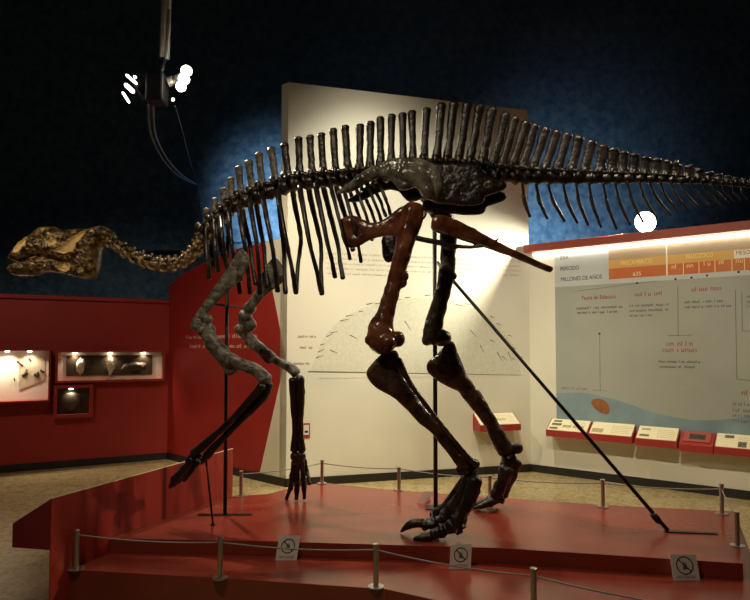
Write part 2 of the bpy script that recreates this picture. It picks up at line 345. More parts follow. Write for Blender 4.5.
# warning signs
def sign(px, yb, wpx, hpx, lean, label, rz=0):
    fr_ = on_z(px, 540.5 + (px - 240) * .0455, ZU); p = on_z(px, yb, ZL); p = at_y(px, yb, fr_.y - .045); p.z = ZL; k = p.y / FPX; W, H = wpx * k, hpx * k
    t = thing('warning_sign', label, 'sign', tuple(p), 'do not touch cards on the platform step')
    ux = V2(math.cos(rz), math.sin(rz), 0); bk = V2(-math.sin(rz), math.cos(rz), 0)
    uy = (V2(0, 0, 1) * math.cos(.25) + bk * math.sin(.25) + ux * lean).normalized(); n = ux.cross(uy).normalized()
    o = p - ux * W / 2
    bm = bmesh.new(); box(bm, o, ux * W, uy * H, -n * .004); obj('card', bm, M['paper'], t)
    bm = bmesh.new(); prism(bm, [p - n * .004, p - n * .004 + uy * H * .6, p + bk * .035 + V2(0, 0, .0)], ux * .004); obj('stand', bm, M['paper'], t)
    c = o + ux * W * .5 + uy * H * .57; R = W * .33
    bm = bmesh.new(); N = 32
    ri = [[bm.verts.new(c + n * .001 + (ux * math.cos(i * 2 * math.pi / N) + uy * math.sin(i * 2 * math.pi / N)) * r) for i in range(N)] for r in (R, R * .86)]
    for i in range(N): bm.faces.new((ri[0][i], ri[0][(i + 1) % N], ri[1][(i + 1) % N], ri[1][i]))
    d = (uy - ux).normalized(); s = (uy + ux).normalized()
    vs = [c + n * .001 + d * R * .9 + s * .0035, c + n * .001 + d * R * .9 - s * .0035, c + n * .001 - d * R * .9 - s * .0035, c + n * .001 - d * R * .9 + s * .0035]
    bm.faces.new([bm.verts.new(v) for v in vs]); obj('prohibition_ring', bm, M['ink'], t)
    bm = bmesh.new()   # raised hand symbol
    for i, (dx, hh) in enumerate(((-.2, .34), (-.07, .46), (.06, .44), (.19, .3))):
        box(bm, c + n * .0006 + ux * R * (dx - .05) - uy * R * .1, ux * R * .1, uy * R * hh, n * .0002)
    box(bm, c + n * .0006 - ux * R * .25 - uy * R * .45, ux * R * .5, uy * R * .38, n * .0002)
    obj('hand_symbol', bm, M['ink_soft'], t)
    text_mesh('lettering', 'NO TOCAR', o + ux * W * .5 + uy * H * .08 + n * .001, ux, uy, n, H * .1, M['ink'], t, 'CENTER', W * .7)
sign(286, 557.5, 21, 23, .12, 'small white no-touching card on the platform step, leftmost of three')
sign(460, 566, 21, 23, .1, 'small white no-touching card below the near hind foot')
sign(687, 580.5, 26, 24, -.02, 'small white no-touching card at the right end of the step, below the slanted rod foot')
p = on_z(424, 503, ZU); k = p.y / FPX
bm = bmesh.new(); A_ = p + V2(-8 * k, -.01, 0); Bp = p + V2(6 * k, .06, 0); U = V2(0, 0, 11 * k)
prism(bm, [A_, A_ + V2(0, .004, 0), p + V2(1 * k, .025, 0) + U, p + V2(0, .02, 0) + U], V2(9 * k, -.005, 0))
prism(bm, [p + V2(1 * k, .02, 0), p + V2(2 * k, .02, 0) + U, p + V2(7 * k, .07, 0)], V2(.004, .001, 0))
tag(obj('folded_card', bm, M['ink_pale']), 'small folded card with its back turned, coloured pink by platform reflection, beside the upright support pole', 'sign')  # pink reflected from the platform is put into the card colour

# ------------------------------------------------------------------ the skeleton
B0 = at_y(420, 190, 4.3); BU = V2(1, -.22, 0).normalized(); BN = V2(.22, 1, 0).normalized()     # BN points away from the viewer
B0 = V2(B0.x, B0.y, 0)
def SK(px, py, off=0): return on_plane(px, py, B0 + BN * off, BN)
def mirror(p): return p - BN * (2 * (p - B0).dot(BN))
def kpx(p): return p.y / FPX
sk = thing('dinosaur_skeleton', 'mounted dark brown duck-billed dinosaur skeleton striding across the red platform', 'skeleton', tuple(on_z(440, 530, ZU)))

def loft(bm, pts, sub=5, seg=12, rough=.06, nscale=14, flip=False, lat=None, closed=True, raw=False):
    """pts: (px,py,off,hw_px,ratio) a bone shaft traced along its middle; ratio = thickness across the body / width"""
    P = crom(pts, sub); C = [(p[0] if raw else SK(p[0], p[1], p[2])) for p in P]
    if flip: C = [mirror(c) for c in C]
    rings = []; N = len(P)
    for i, (p, c) in enumerate(zip(P, C)):
        t = (C[min(i + 1, N - 1)] - C[max(i - 1, 0)]).normalized()
        s = (BN - t * BN.dot(t)); s = s.normalized() if s.length > .1 else BU
        q = t.cross(s).normalized(); r = p[3] * kpx(c); rr = r * p[4]; ring = []
        for k in range(seg):
            an = 2 * math.pi * k / seg; v = c + q * math.cos(an) * r + s * math.sin(an) * rr
            f = 1 + rough * noise.noise(v * nscale) * 2 + rough * noise.noise(v * nscale * 3)
            ring.append(bm.verts.new(c + (v - c) * f))
        rings.append(ring)
    for a, b in zip(rings, rings[1:]):
        for k in range(seg): bm.faces.new((a[k], a[(k + 1) % seg], b[(k + 1) % seg], b[k]))
    for ring, c0, c1 in ((rings[0], C[0], C[1]), (rings[-1], C[-1], C[-2])):
        r = (ring[0].co - c0).length; t = (c0 - c1).normalized()
        mid = [bm.verts.new(c0 + (v.co - c0) * .68 + t * r * .45) for v in ring]
        for k in range(seg): bm.faces.new((ring[k], ring[(k + 1) % seg], mid[(k + 1) % seg], mid[k]))
        tipv = bm.verts.new(c0 + t * r * .62)
        for k in range(seg): bm.faces.new((mid[k], mid[(k + 1) % seg], tipv))
def knob(bm, px, py, off, r, ratio=1, flip=False, rough=.12):
    c = SK(px, py, off); c = mirror(c) if flip else c
    g = bmesh.ops.create_icosphere(bm, subdivisions=3, radius=1); R = r * kpx(c)
    for v in g['verts']:
        d = v.co.copy(); f = 1 + rough * noise.noise((c + d * R) * 18) * 1.6
        v.co = c + (BU * d.x + BN * d.y * ratio + V2(0, 0, 1) * d.z) * R * f
def inside(x, y, poly):
    r = False; j = len(poly) - 1
    for i in range(len(poly)):
        xi, yi = poly[i]; xj, yj = poly[j]
        if (yi > y) != (yj > y) and x < (xj - xi) * (y - yi) / (yj - yi) + xi: r = not r
        j = i
    return r
def near_edge(x, y, poly):
    best = 1e9; bp_ = None
    for i in range(len(poly)):
        ax, ay = poly[i - 1]; bx, by = poly[i]; dx, dy = bx - ax, by - ay
        t = max(0, min(1, ((x - ax) * dx + (y - ay) * dy) / (dx * dx + dy * dy + 1e-9)))
        qx, qy = ax + dx * t, ay + dy * t; d = (x - qx) ** 2 + (y - qy) ** 2
        if d < best: best = d; bp_ = (qx, qy)
    return math.sqrt(best), bp_
def blade(bm, poly, T, R, off=0, step=1.5, fen=(), dep=.018, flip=False, rough=.25, nsc=16, tilt=None, smoothp=True):
    """flat-ish bone traced by its outline, T metres half-thick in the middle, rounded to its rim; fen = filled windows (material 1)"""
    if smoothp: poly = [tuple(p) for p in crom(list(poly) + [poly[0]], 4)[:-1]]
    xs = [p[0] for p in poly]; ys = [p[1] for p in poly]
    nx_, ny_ = int((max(xs) - min(xs)) / step) + 3, int((max(ys) - min(ys)) / step) + 3
    x0, y0 = min(xs) - step, min(ys) - step
    ins = {}; 
    for j in range(ny_):
        for i in range(nx_): ins[i, j] = inside(x0 + i * step, y0 + j * step, poly)
    cells = [(i, j) for j in range(ny_ - 1) for i in range(nx_ - 1) if sum(ins[i + a, j + b] for a in (0, 1) for b in (0, 1)) >= 1]
    used = {(i + a, j + b) for i, j in cells for a in (0, 1) for b in (0, 1)}
    F, Bk, rim = {}, {}, set()
    for (i, j) in used:
        x, y = x0 + i * step, y0 + j * step; d, q = near_edge(x, y, poly)
        if not ins[i, j]: x, y = q; d = 0
        f = min(1, d / R); t = T * math.sqrt(max(0, 1 - (1 - f) ** 2))
        o_ = off if tilt is None else off + tilt(x, y)
        c = SK(x, y, o_)
        if d > 0:
            t *= 1 + rough * noise.noise(c * nsc) + rough * .7 * noise.noise(c * nsc * 2.7)
            for w_ in fen:
                if inside(x, y, w_):
                    dd, _ = near_edge(x, y, w_); t = T * math.sqrt(max(0, 1 - (1 - f) ** 2)) - dep * min(1, dd / 1.5)
            t = max(t, .003)
        a_, b_ = c - BN * t, c + BN * t
        if flip: a_, b_ = mirror(a_), mirror(b_)
        F[i, j] = bm.verts.new(a_)
        Bk[i, j] = F[i, j] if d == 0 else bm.verts.new(b_)
    for (i, j) in cells:
        for D in (F, Bk):
            vs = []
            for k in ((i, j), (i + 1, j), (i + 1, j + 1), (i, j + 1)):
                if D[k] not in vs: vs.append(D[k])
            if len(vs) < 3 or all(D[k] is F[k] for k in ((i, j), (i + 1, j), (i + 1, j + 1), (i, j + 1))) and D is Bk: continue
            try: f = bm.faces.new(vs)
            except ValueError: continue
            cx, cy = x0 + (i + .5) * step, y0 + (j + .5) * step
            f.material_index = 1 if any(inside(cx, cy, w_) for w_ in fen) else 0
    bmesh.ops.remove_doubles(bm, verts=bm.verts, dist=.0006)
def bone(name, bm, mat='bone', parent=None, vox=None, sm=3):
    o = obj(name, bm, [M[m] for m in mat] if isinstance(mat, (list, tuple)) else M[mat], parent or sk, True)
    if vox:
        r = o.modifiers.new('fuse', 'REMESH'); r.mode = 'VOXEL'; r.voxel_size = vox; r.use_smooth_shade = True
        s = o.modifiers.new('soften', 'SMOOTH'); s.factor = .5; s.iterations = sm
    return o

# --- vertebral column: middle line of the centra
AX = [(102, 240), (112, 242), (122, 250), (138, 258), (154, 264), (170, 265), (181, 262.5), (191, 257), (199, 248), (203, 239), (207, 231), (215, 222.5), (224, 214.5), (232, 208), (242, 202.5), (254, 198), (264, 194), (278, 189.5), (290, 185), (300, 183), (323, 181), (348, 179), (370, 176), (400, 173), (420, 171.5), (450, 171.5), (480, 173.5), (500, 175.5), (540, 177.5), (600, 178.5), (650, 179), (690, 180.5), (720, 182.5), (750, 185.5), (800, 191)]
def vertebra(name, x, y, dx, dy, r, half, mat, tp=0.0, big=1):
    """one centrum with arch and side processes; (dx,dy) unit axis in the picture plane"""
    bm = bmesh.new()
    loft(bm, [(x - dx * half, y - dy * half, 0, r * 1.0, 1), (x - dx * half * .4, y - dy * half * .4, 0, r * .78, 1), (x + dx * half * .4, y + dy * half * .4, 0, r * .78, 1), (x + dx * half, y + dy * half, 0, r * 1.0, 1)], 2, 12, .12, 30)
    nx_, ny_ = dy, -dx                                   # towards the back (up)
    if ny_ > 0: nx_, ny_ = -nx_, -ny_
    loft(bm, [(x + nx_ * r * .3, y + ny_ * r * .3, 0, half * .75, .9), (x + nx_ * r * 1.5, y + ny_ * r * 1.5, 0, half * .65, .7)], 3, 10, .2, 30)
    for s in (-1, 1):
        k = .0075 * r
        if tp:
            loft(bm, [(x + nx_ * r * .8, y + ny_ * r * .8, s * .01, half * .45, .8), (x + nx_ * r * 1.1, y + ny_ * r * 1.1, s * (k + tp), half * .4, .7)], 3, 8, .2, 30)
        loft(bm, [(x + nx_ * r * .9 - dx * half * .5, y + ny_ * r * .9 - dy * half * .5, s * k * .5, r * .32, .8), (x + nx_ * r * 1.15 - dx * half * 1.5, y + ny_ * r * 1.15 - dy * half * 1.5, s * k * .6, r * .26, .8)], 2, 8, .2, 30)
    return bone(name, bm, mat)
def spine_bone(par, b, t, hw, mat, thick=.45, hb=None):
    bm = bmesh.new(); hw *= 1.16; hb = hb or hw * 1.25
    mx, my = b[0] * .5 + t[0] * .5 + (t[0] - b[0]) * .06, (b[1] + t[1]) / 2
    loft(bm, [(b[0], b[1] + 2, 0, hb, thick * .8), (b[0] * .72 + t[0] * .28 + (t[0] - b[0]) * .05, b[1] * .72 + t[1] * .28, 0, hw * .88, thick * .7), (mx, my, 0, hw * .9, thick * .8), (b[0] * .15 + t[0] * .85, b[1] * .15 + t[1] * .85, 0, hw * .96, thick), (t[0], t[1] + 1.2, 0, hw * 1.08, thick * 1.2)], 3, 10, .07, 26)
    return bone('neural_spine', bm, mat, par)
# neck
neck = [(104, 240.5), (113, 243), (122, 249.5), (131, 255), (140.5, 259.5), (150, 262.8), (159.5, 264.8), (169, 265), (178, 263.2), (186.5, 259), (194, 253), (200, 245), (203.5, 237)]
for i, (x, y) in enumerate(neck):
    a = neck[max(i - 1, 0)]; b = neck[min(i + 1, len(neck) - 1)]; dx, dy = b[0] - a[0], b[1] - a[1]; l = math.hypot(dx, dy); dx /= l; dy /= l
    r = (5.6, 6.2, 6.6, 7, 7.4, 7.6, 7.8, 7.6, 7.2, 7, 7.2, 7.8, 8)[i]
    bm = bmesh.new()
    loft(bm, [(x - dx * 4.4, y - dy * 4.4, 0, r * .82, 1), (x, y, 0, r * .7, 1), (x + dx * 4.6, y + dy * 4.6, 0, r * .86, 1)], 3, 12, .2, 30)
    nx_, ny_ = (dy, -dx) if dx >= 0 else (-dy, dx)
    if ny_ > 0 and i < 11: nx_, ny_ = -nx_, -ny_
    loft(bm, [(x + nx_ * r * .3, y + ny_ * r * .3, 0, 3.0, .8), (x + nx_ * r * 1.15, y + ny_ * r * 1.15, 0, 2.0, .5)], 3, 8, .25, 30)
    for s in (-1, 1):
        knob(bm, x - dx * 3.2 + nx_ * r * .62, y - dy * 3.2 + ny_ * r * .62, s * .033, 2.5, 1, rough=.3)
        knob(bm, x + dx * 3.0 + nx_ * r * .5, y + dy * 3.0 + ny_ * r * .5, s * .040, 2.2, 1, rough=.3)
        loft(bm, [(x - dx * 1 - nx_ * r * .25, y - dy * 1 - ny_ * r * .25, s * .03, 2.3, .8), (x + dx * 2.5 - nx_ * r * .75, y + dy * 2.5 - ny_ * r * .75, s * .055, 1.9, .8), (x + dx * 6.5 - nx_ * r * .8, y + dy * 6.5 - ny_ * r * .8, s * .05, 1.3, .8)], 3, 8, .2, 30)
    bone('cervical_vertebra', bm, 'bone_gold')
# back, hip and tail: spine base -> spine top as seen
SP = [((206.5, 227), (206.5, 209), 3.2), ((214.5, 218), (214.5, 198.5), 3.3), ((224.5, 209), (223, 188.6), 3.5), ((231.5, 201), (230.5, 178), 3.6), ((241.5, 195), (238.5, 167), 3.6), ((252.5, 191), (248.5, 161), 3.7), ((262.5, 186), (258.6, 153.5), 3.7), ((276.5, 183), (271, 148.5), 3.7), ((288.5, 177), (284.5, 144), 3.7), ((299.7, 174), (298.5, 137.6), 3.7), ((312, 173), (310, 136), 3.6), ((323.5, 173), (321, 133.5), 3.6), ((336, 173), (333, 129), 3.6), ((348, 172), (345, 126), 3.8), ((359.5, 170), (360, 125), 3.8), ((370, 166), (370.5, 122), 3.7), ((380.5, 163), (380.5, 117.5), 3.7), ((391, 162), (391.5, 115), 3.6), ((403, 162), (402.5, 113.6), 3.6), ((413, 162), (412, 111.5), 3.6), ((423.5, 162), (426.5, 108.5), 3.8), ((436, 162), (441.5, 104), 4.2), ((446.6, 163), (454, 103), 4.3), ((458, 164), (467.6, 103.4), 4.3), ((469, 165), (480, 105), 4.4), ((481, 166), (492.5, 108.5), 4.6), ((491.6, 168), (506, 113.6), 4.2), ((501, 168), (515, 117.5), 4.2), ((511, 168), (526, 122), 4.2), ((522, 168), (535, 125), 4.1), ((532, 168), (546, 128.5), 4.2), ((544, 168.5), (557, 131.5), 4.3), ((557, 169), (567.5, 134), 4.4), ((571, 169.5), (579, 137.5), 4.5), ((584, 170.5), (591.5, 142), 4.8), ((600, 171), (603, 146.5), 5), ((612, 172), (613, 149.5), 4.8), ((622.5, 172.5), (623.3, 152.5), 4.6), ((634, 173), (634.5, 155), 4.5), ((645, 173.5), (645.5, 157.8), 4.6), ((656, 174), (656.5, 160), 4.6), ((666.5, 174.5), (667.5, 161.8), 4.4), ((676.5, 175), (677, 163.5), 4.3), ((687.5, 176), (688, 166), 4.3), ((698.5, 177), (699, 168.8), 4.2), ((708.5, 178), (709, 171.8), 3.8), ((718, 179), (718.5, 173.8), 3.6), ((727, 180), (727.5, 175.4), 3.4), ((735.5, 181), (736, 177.4), 3.2), ((743.5, 182), (744, 178.8), 3), ((751, 183), (751.5, 180.4), 2.8)]
def axis_at(x):
    for a, b in zip(AX, AX[1:]):
        if a[0] <= x <= b[0]:
            f = (x - a[0]) / (b[0] - a[0]); l = math.hypot(b[0] - a[0], b[1] - a[1]); return a[1] + (b[1] - a[1]) * f, (b[0] - a[0]) / l, (b[1] - a[1]) / l
for i, (b, t, hw) in enumerate(SP):
    x = b[0]; nxt = SP[min(i + 1, len(SP) - 1)][0][0]; prv = SP[max(i - 1, 0)][0][0]
    half = (nxt - prv) / (2 if 0 < i < len(SP) - 1 else 1) / 2
    y, dx, dy = axis_at(x); half = half / max(dx, .5) * .98
    if i < 20: nm, r, mat, tp = 'dorsal_vertebra', 8 if i > 3 else 7, 'bone', .075
    elif i < 27: nm, r, mat, tp = 'sacral_vertebra', 10, 'bone_shaded', .05
    else: nm, r, mat, tp = 'caudal_vertebra', max(2.6, 9 - (x - 500) * .0265), 'bone_shaded', max(0, .07 - (x - 500) * .0004)
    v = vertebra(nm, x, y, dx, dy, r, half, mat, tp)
    spine_bone(v, b, t, hw, 'bone_grey' if i < 8 else ('bone' if i < 12 else 'bone_shaded'))  # front spines coloured greyer as lit, rear ones blacker as shaded
# chevrons
CH_ = [((522.5, 187), (530, 216.5)), ((536, 187), (547.4, 218.6)), ((548, 187), (564.5, 221)), ((563, 187), (577.5, 223)), ((576, 187), (588, 225)), ((588.7, 186), (601, 227)), ((603, 186), (616.5, 229)), ((615, 185.6), (630, 225)), ((627, 185), (643, 222)), ((639, 185), (657, 218)), ((649, 185), (671, 215)), ((660, 185), (678, 212)), ((670.5, 185), (688.5, 210.5)), ((680, 185), (699, 207.5)), ((690, 184.5), (709.5, 205)), ((701, 184.5), (721.5, 205)), ((711, 185), (729.6, 203)), ((721.5, 186), (735, 201.5)), ((732, 187), (741, 200)), ((741, 188), (747.6, 199.5))]
for i, (a, b) in enumerate(CH_):
    h = 2.1 - i * .065; bm = bmesh.new()
    for s in (-1, 1): loft(bm, [(a[0], a[1] - 3, s * .03, h * .7, 1), (a[0] * .7 + b[0] * .3 - 1, a[1] * .7 + b[1] * .3, 0, h * .8, 1)], 3, 8, .1, 30)
    loft(bm, [(a[0] * .75 + b[0] * .25 - 1, a[1] * .75 + b[1] * .25, 0, h, .8), (a[0] * .5 + b[0] * .5 - 1.6, a[1] * .5 + b[1] * .5, 0, h * 1.05, .7), (b[0], b[1], 0, h * .75, .7)], 4, 8, .1, 30)
    bone('chevron', bm, 'bone_shaded')
# ribs, near side traced, far side mirrored
RBN = [((206, 236), (207.5, 258), (209, 278)), ((214, 228), (216, 252), (218.4, 271)), ((221, 221), (222.5, 240), (226, 262)), ((229, 214), (232, 245), (240, 293)), ((239, 208), (245, 248), (250, 293)), ((250, 203), (257, 245), (260, 294)), ((263, 199), (272, 245), (277.6, 291)), ((278, 197), (287, 245), (296, 293)), ((300, 191), (310, 245), (321, 291)), ((316, 189), (328, 245), (335, 277)), ((331, 188), (344, 238), (350, 259)), ((343, 187), (354.5, 228), (361, 262)), ((355, 186), (366, 215), (372, 240)), ((367, 184), (376, 206), (382, 224)), ((379, 182), (386, 200), (390, 214))]
RBF = [((210, 236), (212, 252), (214, 268)), ((218, 228), (222, 250), (228, 268)), ((226, 220), (232, 245), (241, 280)), ((242, 209), (250, 245), (256, 284)), ((256, 203), (264, 248), (268, 287)), ((279, 199), (284, 250), (285.6, 293)), ((293, 194), (301, 238), (296, 293)), ((309, 192), (321, 245), (322, 294)), ((324, 191), (338, 245), (343, 278)), ((337, 190), (348, 225), (353, 250)), ((349, 189), (361, 222), (367, 240)), ((361, 188), (371, 210), (377, 226)), ((373, 186), (381, 202), (386, 216))]
for sg, LST in ((-1, RBN), (1, RBF)):
    for i, (a, m, b) in enumerate(LST):
        n_ = min(1, i / 3 + .4); bu = sg * .27 * n_ * (1 if i < 10 else 1 - (i - 9) * .08); te = bu * .75
        bm = bmesh.new(); w_ = 2.3 if i < 10 else 1.7
        q1 = ((a[0] + m[0]) / 2 - .5, (a[1] * .55 + m[1] * .45))
        loft(bm, [(a[0] + 1, a[1] - 9, sg * .04, w_ * .9, 1), (a[0], a[1] - 2, bu * .45, w_ * 1.3, .9), (q1[0], q1[1], bu * .9, w_ * 1.15, .75), (m[0], m[1], bu, w_, .7), ((m[0] + b[0]) / 2 + .5 * -sg, (m[1] + b[1]) / 2, bu * .92, w_ * .95, .7), (b[0], b[1], te, w_ * 1.15, .8)], 5, 9, .09, 20)
        bone('rib', bm, 'bone_shaded' if sg > 0 or i > 8 else 'bone')

# --- skull
cran = [(10.5, 260), (13, 254), (17.6, 247), (26, 239), (37, 232), (43, 227.5), (56, 227), (61, 230.5), (77, 229), (90, 229), (96, 227.5), (104, 226), (112, 231), (114, 237), (106, 242), (101, 245), (99.5, 256), (98.5, 266), (96.5, 273), (91, 276.5), (85, 270), (78, 265), (64, 262), (50, 258), (38, 257), (28, 259.5), (18, 262)]
fen1 = [[(21, 251), (25, 244), (31, 240), (36, 239), (36, 244), (29, 252), (23, 254.5)], [(57, 244), (60, 240), (65, 240), (66, 244), (63, 247.5), (58, 247)], [(64, 253), (68, 249), (78, 241), (87, 234.5), (92, 232), (93, 235), (87, 245), (81, 252.5), (72, 255.5)]]
skull = thing('skull', None, None, tuple(SK(60, 250))); skull.parent = sk; skull.matrix_parent_inverse = sk.matrix_basis.inverted()
bm = bmesh.new(); blade(bm, cran, .11, 14, 0, .65, fen1, .024, rough=.24, nsc=20); obj_ = bone('cranium', bm, ['bone_gold', 'plaster'], skull)
mand = [(12, 268), (16, 263.5), (28, 262), (38, 256), (50, 257.5), (64, 261), (80, 263), (91, 266), (94, 273), (88, 279), (75, 276.5), (64, 274), (46, 272), (35, 275.6), (17.6, 276), (13, 272)]
bm = bmesh.new(); blade(bm, mand, .10, 7, 0, .65, [[(66, 267.5), (71, 265), (78, 266.5), (78, 271), (73, 273), (67, 271.5)]], .02, rough=.3, nsc=20); bone('mandible', bm, ['bone_gold', 'plaster'], skull)

# --- pelvis
il = [(334.6, 193), (347, 184), (356, 176.5), (366, 169.5), (380, 162.5), (395, 158), (415, 157), (428, 161), (438, 167), (443, 178), (443, 192), (438, 200), (432, 201), (427, 199), (422, 196), (416, 187.5), (408, 190), (400, 190), (394, 184), (389, 179.5), (378, 179), (366, 184), (356, 190), (346, 193.5)]
il2 = [(425, 163), (440, 163), (460, 163), (478, 164), (484, 172), (493, 179), (503, 181), (507, 185), (504, 190), (494, 194), (485, 197), (484, 201), (479, 205), (465, 206), (453, 205), (436, 203), (428, 196), (424, 180)]
ilt = lambda x, y: max(0, (400 - x)) * .0006
for fl in (False, True):
    bm = bmesh.new(); blade(bm, il, .034, 7, -.17, 2.0, flip=fl, rough=.3, nsc=20, tilt=ilt)
    loft(bm, [(404, 172, -.20, 8, .5), (418, 178, -.21, 9, .5), (427, 190, -.21, 7, .6), (428, 197, -.20, 5, .7)], 4, 10, .15, 20, flip=fl)
    a_ = bone('ilium', bm, 'bone_sheen' if not fl else 'bone_shaded', vox=.006, sm=2)
    bm = bmesh.new(); blade(bm, il2, .026, 7, -.15, 2.0, flip=fl, rough=.25, nsc=18); bone('rear_blade', bm, 'bone_shaded', a_, vox=.006, sm=2)  # rear part lies in shade, so it is coloured darker
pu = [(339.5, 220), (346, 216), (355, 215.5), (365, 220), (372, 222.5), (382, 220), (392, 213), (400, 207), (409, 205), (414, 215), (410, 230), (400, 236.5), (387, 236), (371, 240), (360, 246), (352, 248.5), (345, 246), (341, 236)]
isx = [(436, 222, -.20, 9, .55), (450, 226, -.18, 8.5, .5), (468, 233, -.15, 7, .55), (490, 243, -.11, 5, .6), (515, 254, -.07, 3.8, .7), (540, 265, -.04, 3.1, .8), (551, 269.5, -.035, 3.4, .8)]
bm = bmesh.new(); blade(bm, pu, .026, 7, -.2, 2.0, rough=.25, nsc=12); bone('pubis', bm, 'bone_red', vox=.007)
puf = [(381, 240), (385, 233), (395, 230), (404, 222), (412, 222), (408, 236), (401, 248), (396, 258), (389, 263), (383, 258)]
bm = bmesh.new(); blade(bm, puf, .026, 6, .2, 2.0, rough=.25, nsc=12); bone('pubis', bm, 'bone_shaded', vox=.007)
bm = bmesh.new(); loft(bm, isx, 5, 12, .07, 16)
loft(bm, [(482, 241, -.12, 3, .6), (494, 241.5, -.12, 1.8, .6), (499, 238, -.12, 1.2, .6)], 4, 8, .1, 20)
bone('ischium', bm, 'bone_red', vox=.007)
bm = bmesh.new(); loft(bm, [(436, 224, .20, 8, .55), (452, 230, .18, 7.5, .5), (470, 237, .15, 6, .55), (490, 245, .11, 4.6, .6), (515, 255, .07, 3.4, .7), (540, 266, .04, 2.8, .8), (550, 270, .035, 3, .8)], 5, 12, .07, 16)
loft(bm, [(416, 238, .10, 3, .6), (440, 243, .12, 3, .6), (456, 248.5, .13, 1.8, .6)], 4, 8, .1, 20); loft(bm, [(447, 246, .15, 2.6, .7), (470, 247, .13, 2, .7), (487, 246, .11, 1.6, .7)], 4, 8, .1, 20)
bone('ischium', bm, 'bone_shaded', vox=.006)

# --- hind limbs.  near: toes forward on the step edge; far: planted behind
def hind(fem, con, tib, fib, ank, mts, toes, mat, matl, crest, ctilt):
    bm = bmesh.new(); loft(bm, fem, 6, 14, .09, 18)
    for k in con: knob(bm, *k)
    bone('femur', bm, mat, vox=.008)
    bm = bmesh.new(); loft(bm, tib, 6, 14, .08, 16); blade(bm, crest, .045, 11, 0, 1.6, tilt=ctilt, rough=.2); bone('tibia', bm, matl, vox=.008)
    bm = bmesh.new(); loft(bm, fib, 6, 8, .06, 14); bone('fibula', bm, matl)
    bm = bmesh.new()
    for k in ank: knob(bm, *k)
    bone('ankle', bm, 'bone_shaded', vox=.007)
    for m in mts:
        bm = bmesh.new(); loft(bm, m, 5, 12, .2, 30); bone('metatarsal', bm, 'bone_shaded')
    for tpts, claw in toes:
        bm = bmesh.new()
        for a, b in zip(tpts, tpts[1:]):
            loft(bm, [(a[0], a[1], a[2], a[3], .95), ((a[0] + b[0]) / 2, (a[1] + b[1]) / 2, (a[2] + b[2]) / 2, (a[3] + b[3]) * .4, .9), b[:4] + (.95,)], 4, 12, .2, 34)
        t = bone('toe', bm, 'bone_shaded')
        bm = bmesh.new(); loft(bm, claw, 4, 10, .08, 26); bone('claw', bm, 'bone_shaded', t)
# depth (distance from the body's middle plane) so that the feet meet the upper tier
def foot_off(px, py): return (on_z(px, py, ZU) - B0).dot(BN)
no = foot_off(440, 536); fo = foot_off(485, 508)
N = lambda f: -.30 + (no + .30) * f
hind([(414, 209, -.28, 12, .8), (408, 232, -.30, 10.5, .8), (400, 262, -.32, 8.6, .85), (391, 295, -.34, 8.2, .9), (384, 318, -.36, 10, .9), (381, 334, -.37, 14.5, .75), (384, 346, -.37, 13, .9)],
     
     [(420, 214, -.25, 7, 1), (403, 276, -.32, 6.5, .8), (402, 283, -.32, 5.5, .8), (369, 340, -.37, 5, 1), (397, 339, -.37, 8, 1), (378, 344, -.33, 9, 1.1), (388, 342, -.42, 8, 1)],
     [(389, 358, N(.35), 7, 1), (391, 372, N(.38), 10, .7), (402, 391, N(.45), 9.5, .8), (419, 412, N(.52), 8, .8), (439, 432, N(.6), 7, .85), (455, 451, N(.68), 7.5, .9), (466, 464, N(.72), 9.5, .9)],
     [(398, 360, N(.35) - .05, 4, .9), (412, 386, N(.45) - .05, 2.6, .9), (440, 423, N(.6) - .05, 2.3, .9), (466, 455, N(.7) - .05, 2.6, .9), (475, 464, N(.72) - .04, 3.6, .9)],
     [(468, 468, N(.75), 8.5, 1.1), (461, 470, N(.75), 5, 1), (475, 464, N(.75), 5, 1), (472, 476, N(.78), 6, 1)],
     [[(472, 477, N(.78), 8, .9), (464, 494, N(.86), 7.5, .9), (452, 511, N(.94), 8, .9), (445, 519, N(.97), 7, .9)],
      [(475, 480, N(.76) - .05, 7.5, .9), (470, 497, N(.86) - .05, 7, .9), (460, 514, N(.95) - .06, 7, .9), (455, 523, no - .08, 6.5, .9)],
      [(468, 478, N(.78) + .05, 7, .9), (456, 495, N(.86) + .06, 6, .9), (443, 510, N(.94) + .08, 6, .9), (434, 517, no + .09, 5.5, .9)]],
     [([(444, 520, no + .02, 7.5), (434, 524, no, 6.5), (424, 526, no - .02, 5.6)], [(423, 523, no + .0, 4.8, .9), (412, 523.5, no, 4.6, 1), (405, 528, no, 2.8, 1.1), (401, 531.5, no, 1.2, 1.1)]),
      ([(453, 526, no - .09, 7.5), (442, 531, no - .1, 6.6), (433, 534.5, no - .11, 5.6)], [(431, 536.5, no - .11, 4.6, 1), (422, 538, no - .12, 4, 1.1), (414, 539, no - .12, 1.6, 1.2)]),
      ([(436, 519.5, no + .1, 5), (429, 522, no + .12, 4.4)], [(429, 522, no + .12, 4, 1), (421, 524, no + .13, 1.5, 1.1)]),
      ([(463, 518, no - .03, 4.5), (461, 526, no - .04, 6)], [(460, 530, no - .04, 3.6, 1), (457, 534, no - .04, 1.6, 1)])],
     'bone_red', 'bone_brown', [(383, 352), (396, 350), (400, 360), (402, 372), (412, 390), (420, 405), (408, 407), (392, 397), (376, 388), (368, 379), (366.5, 371), (374, 361)], lambda x, y: N(.33 + (y - 352) * .0032))
G = lambda f: .26 + (fo - .26) * f
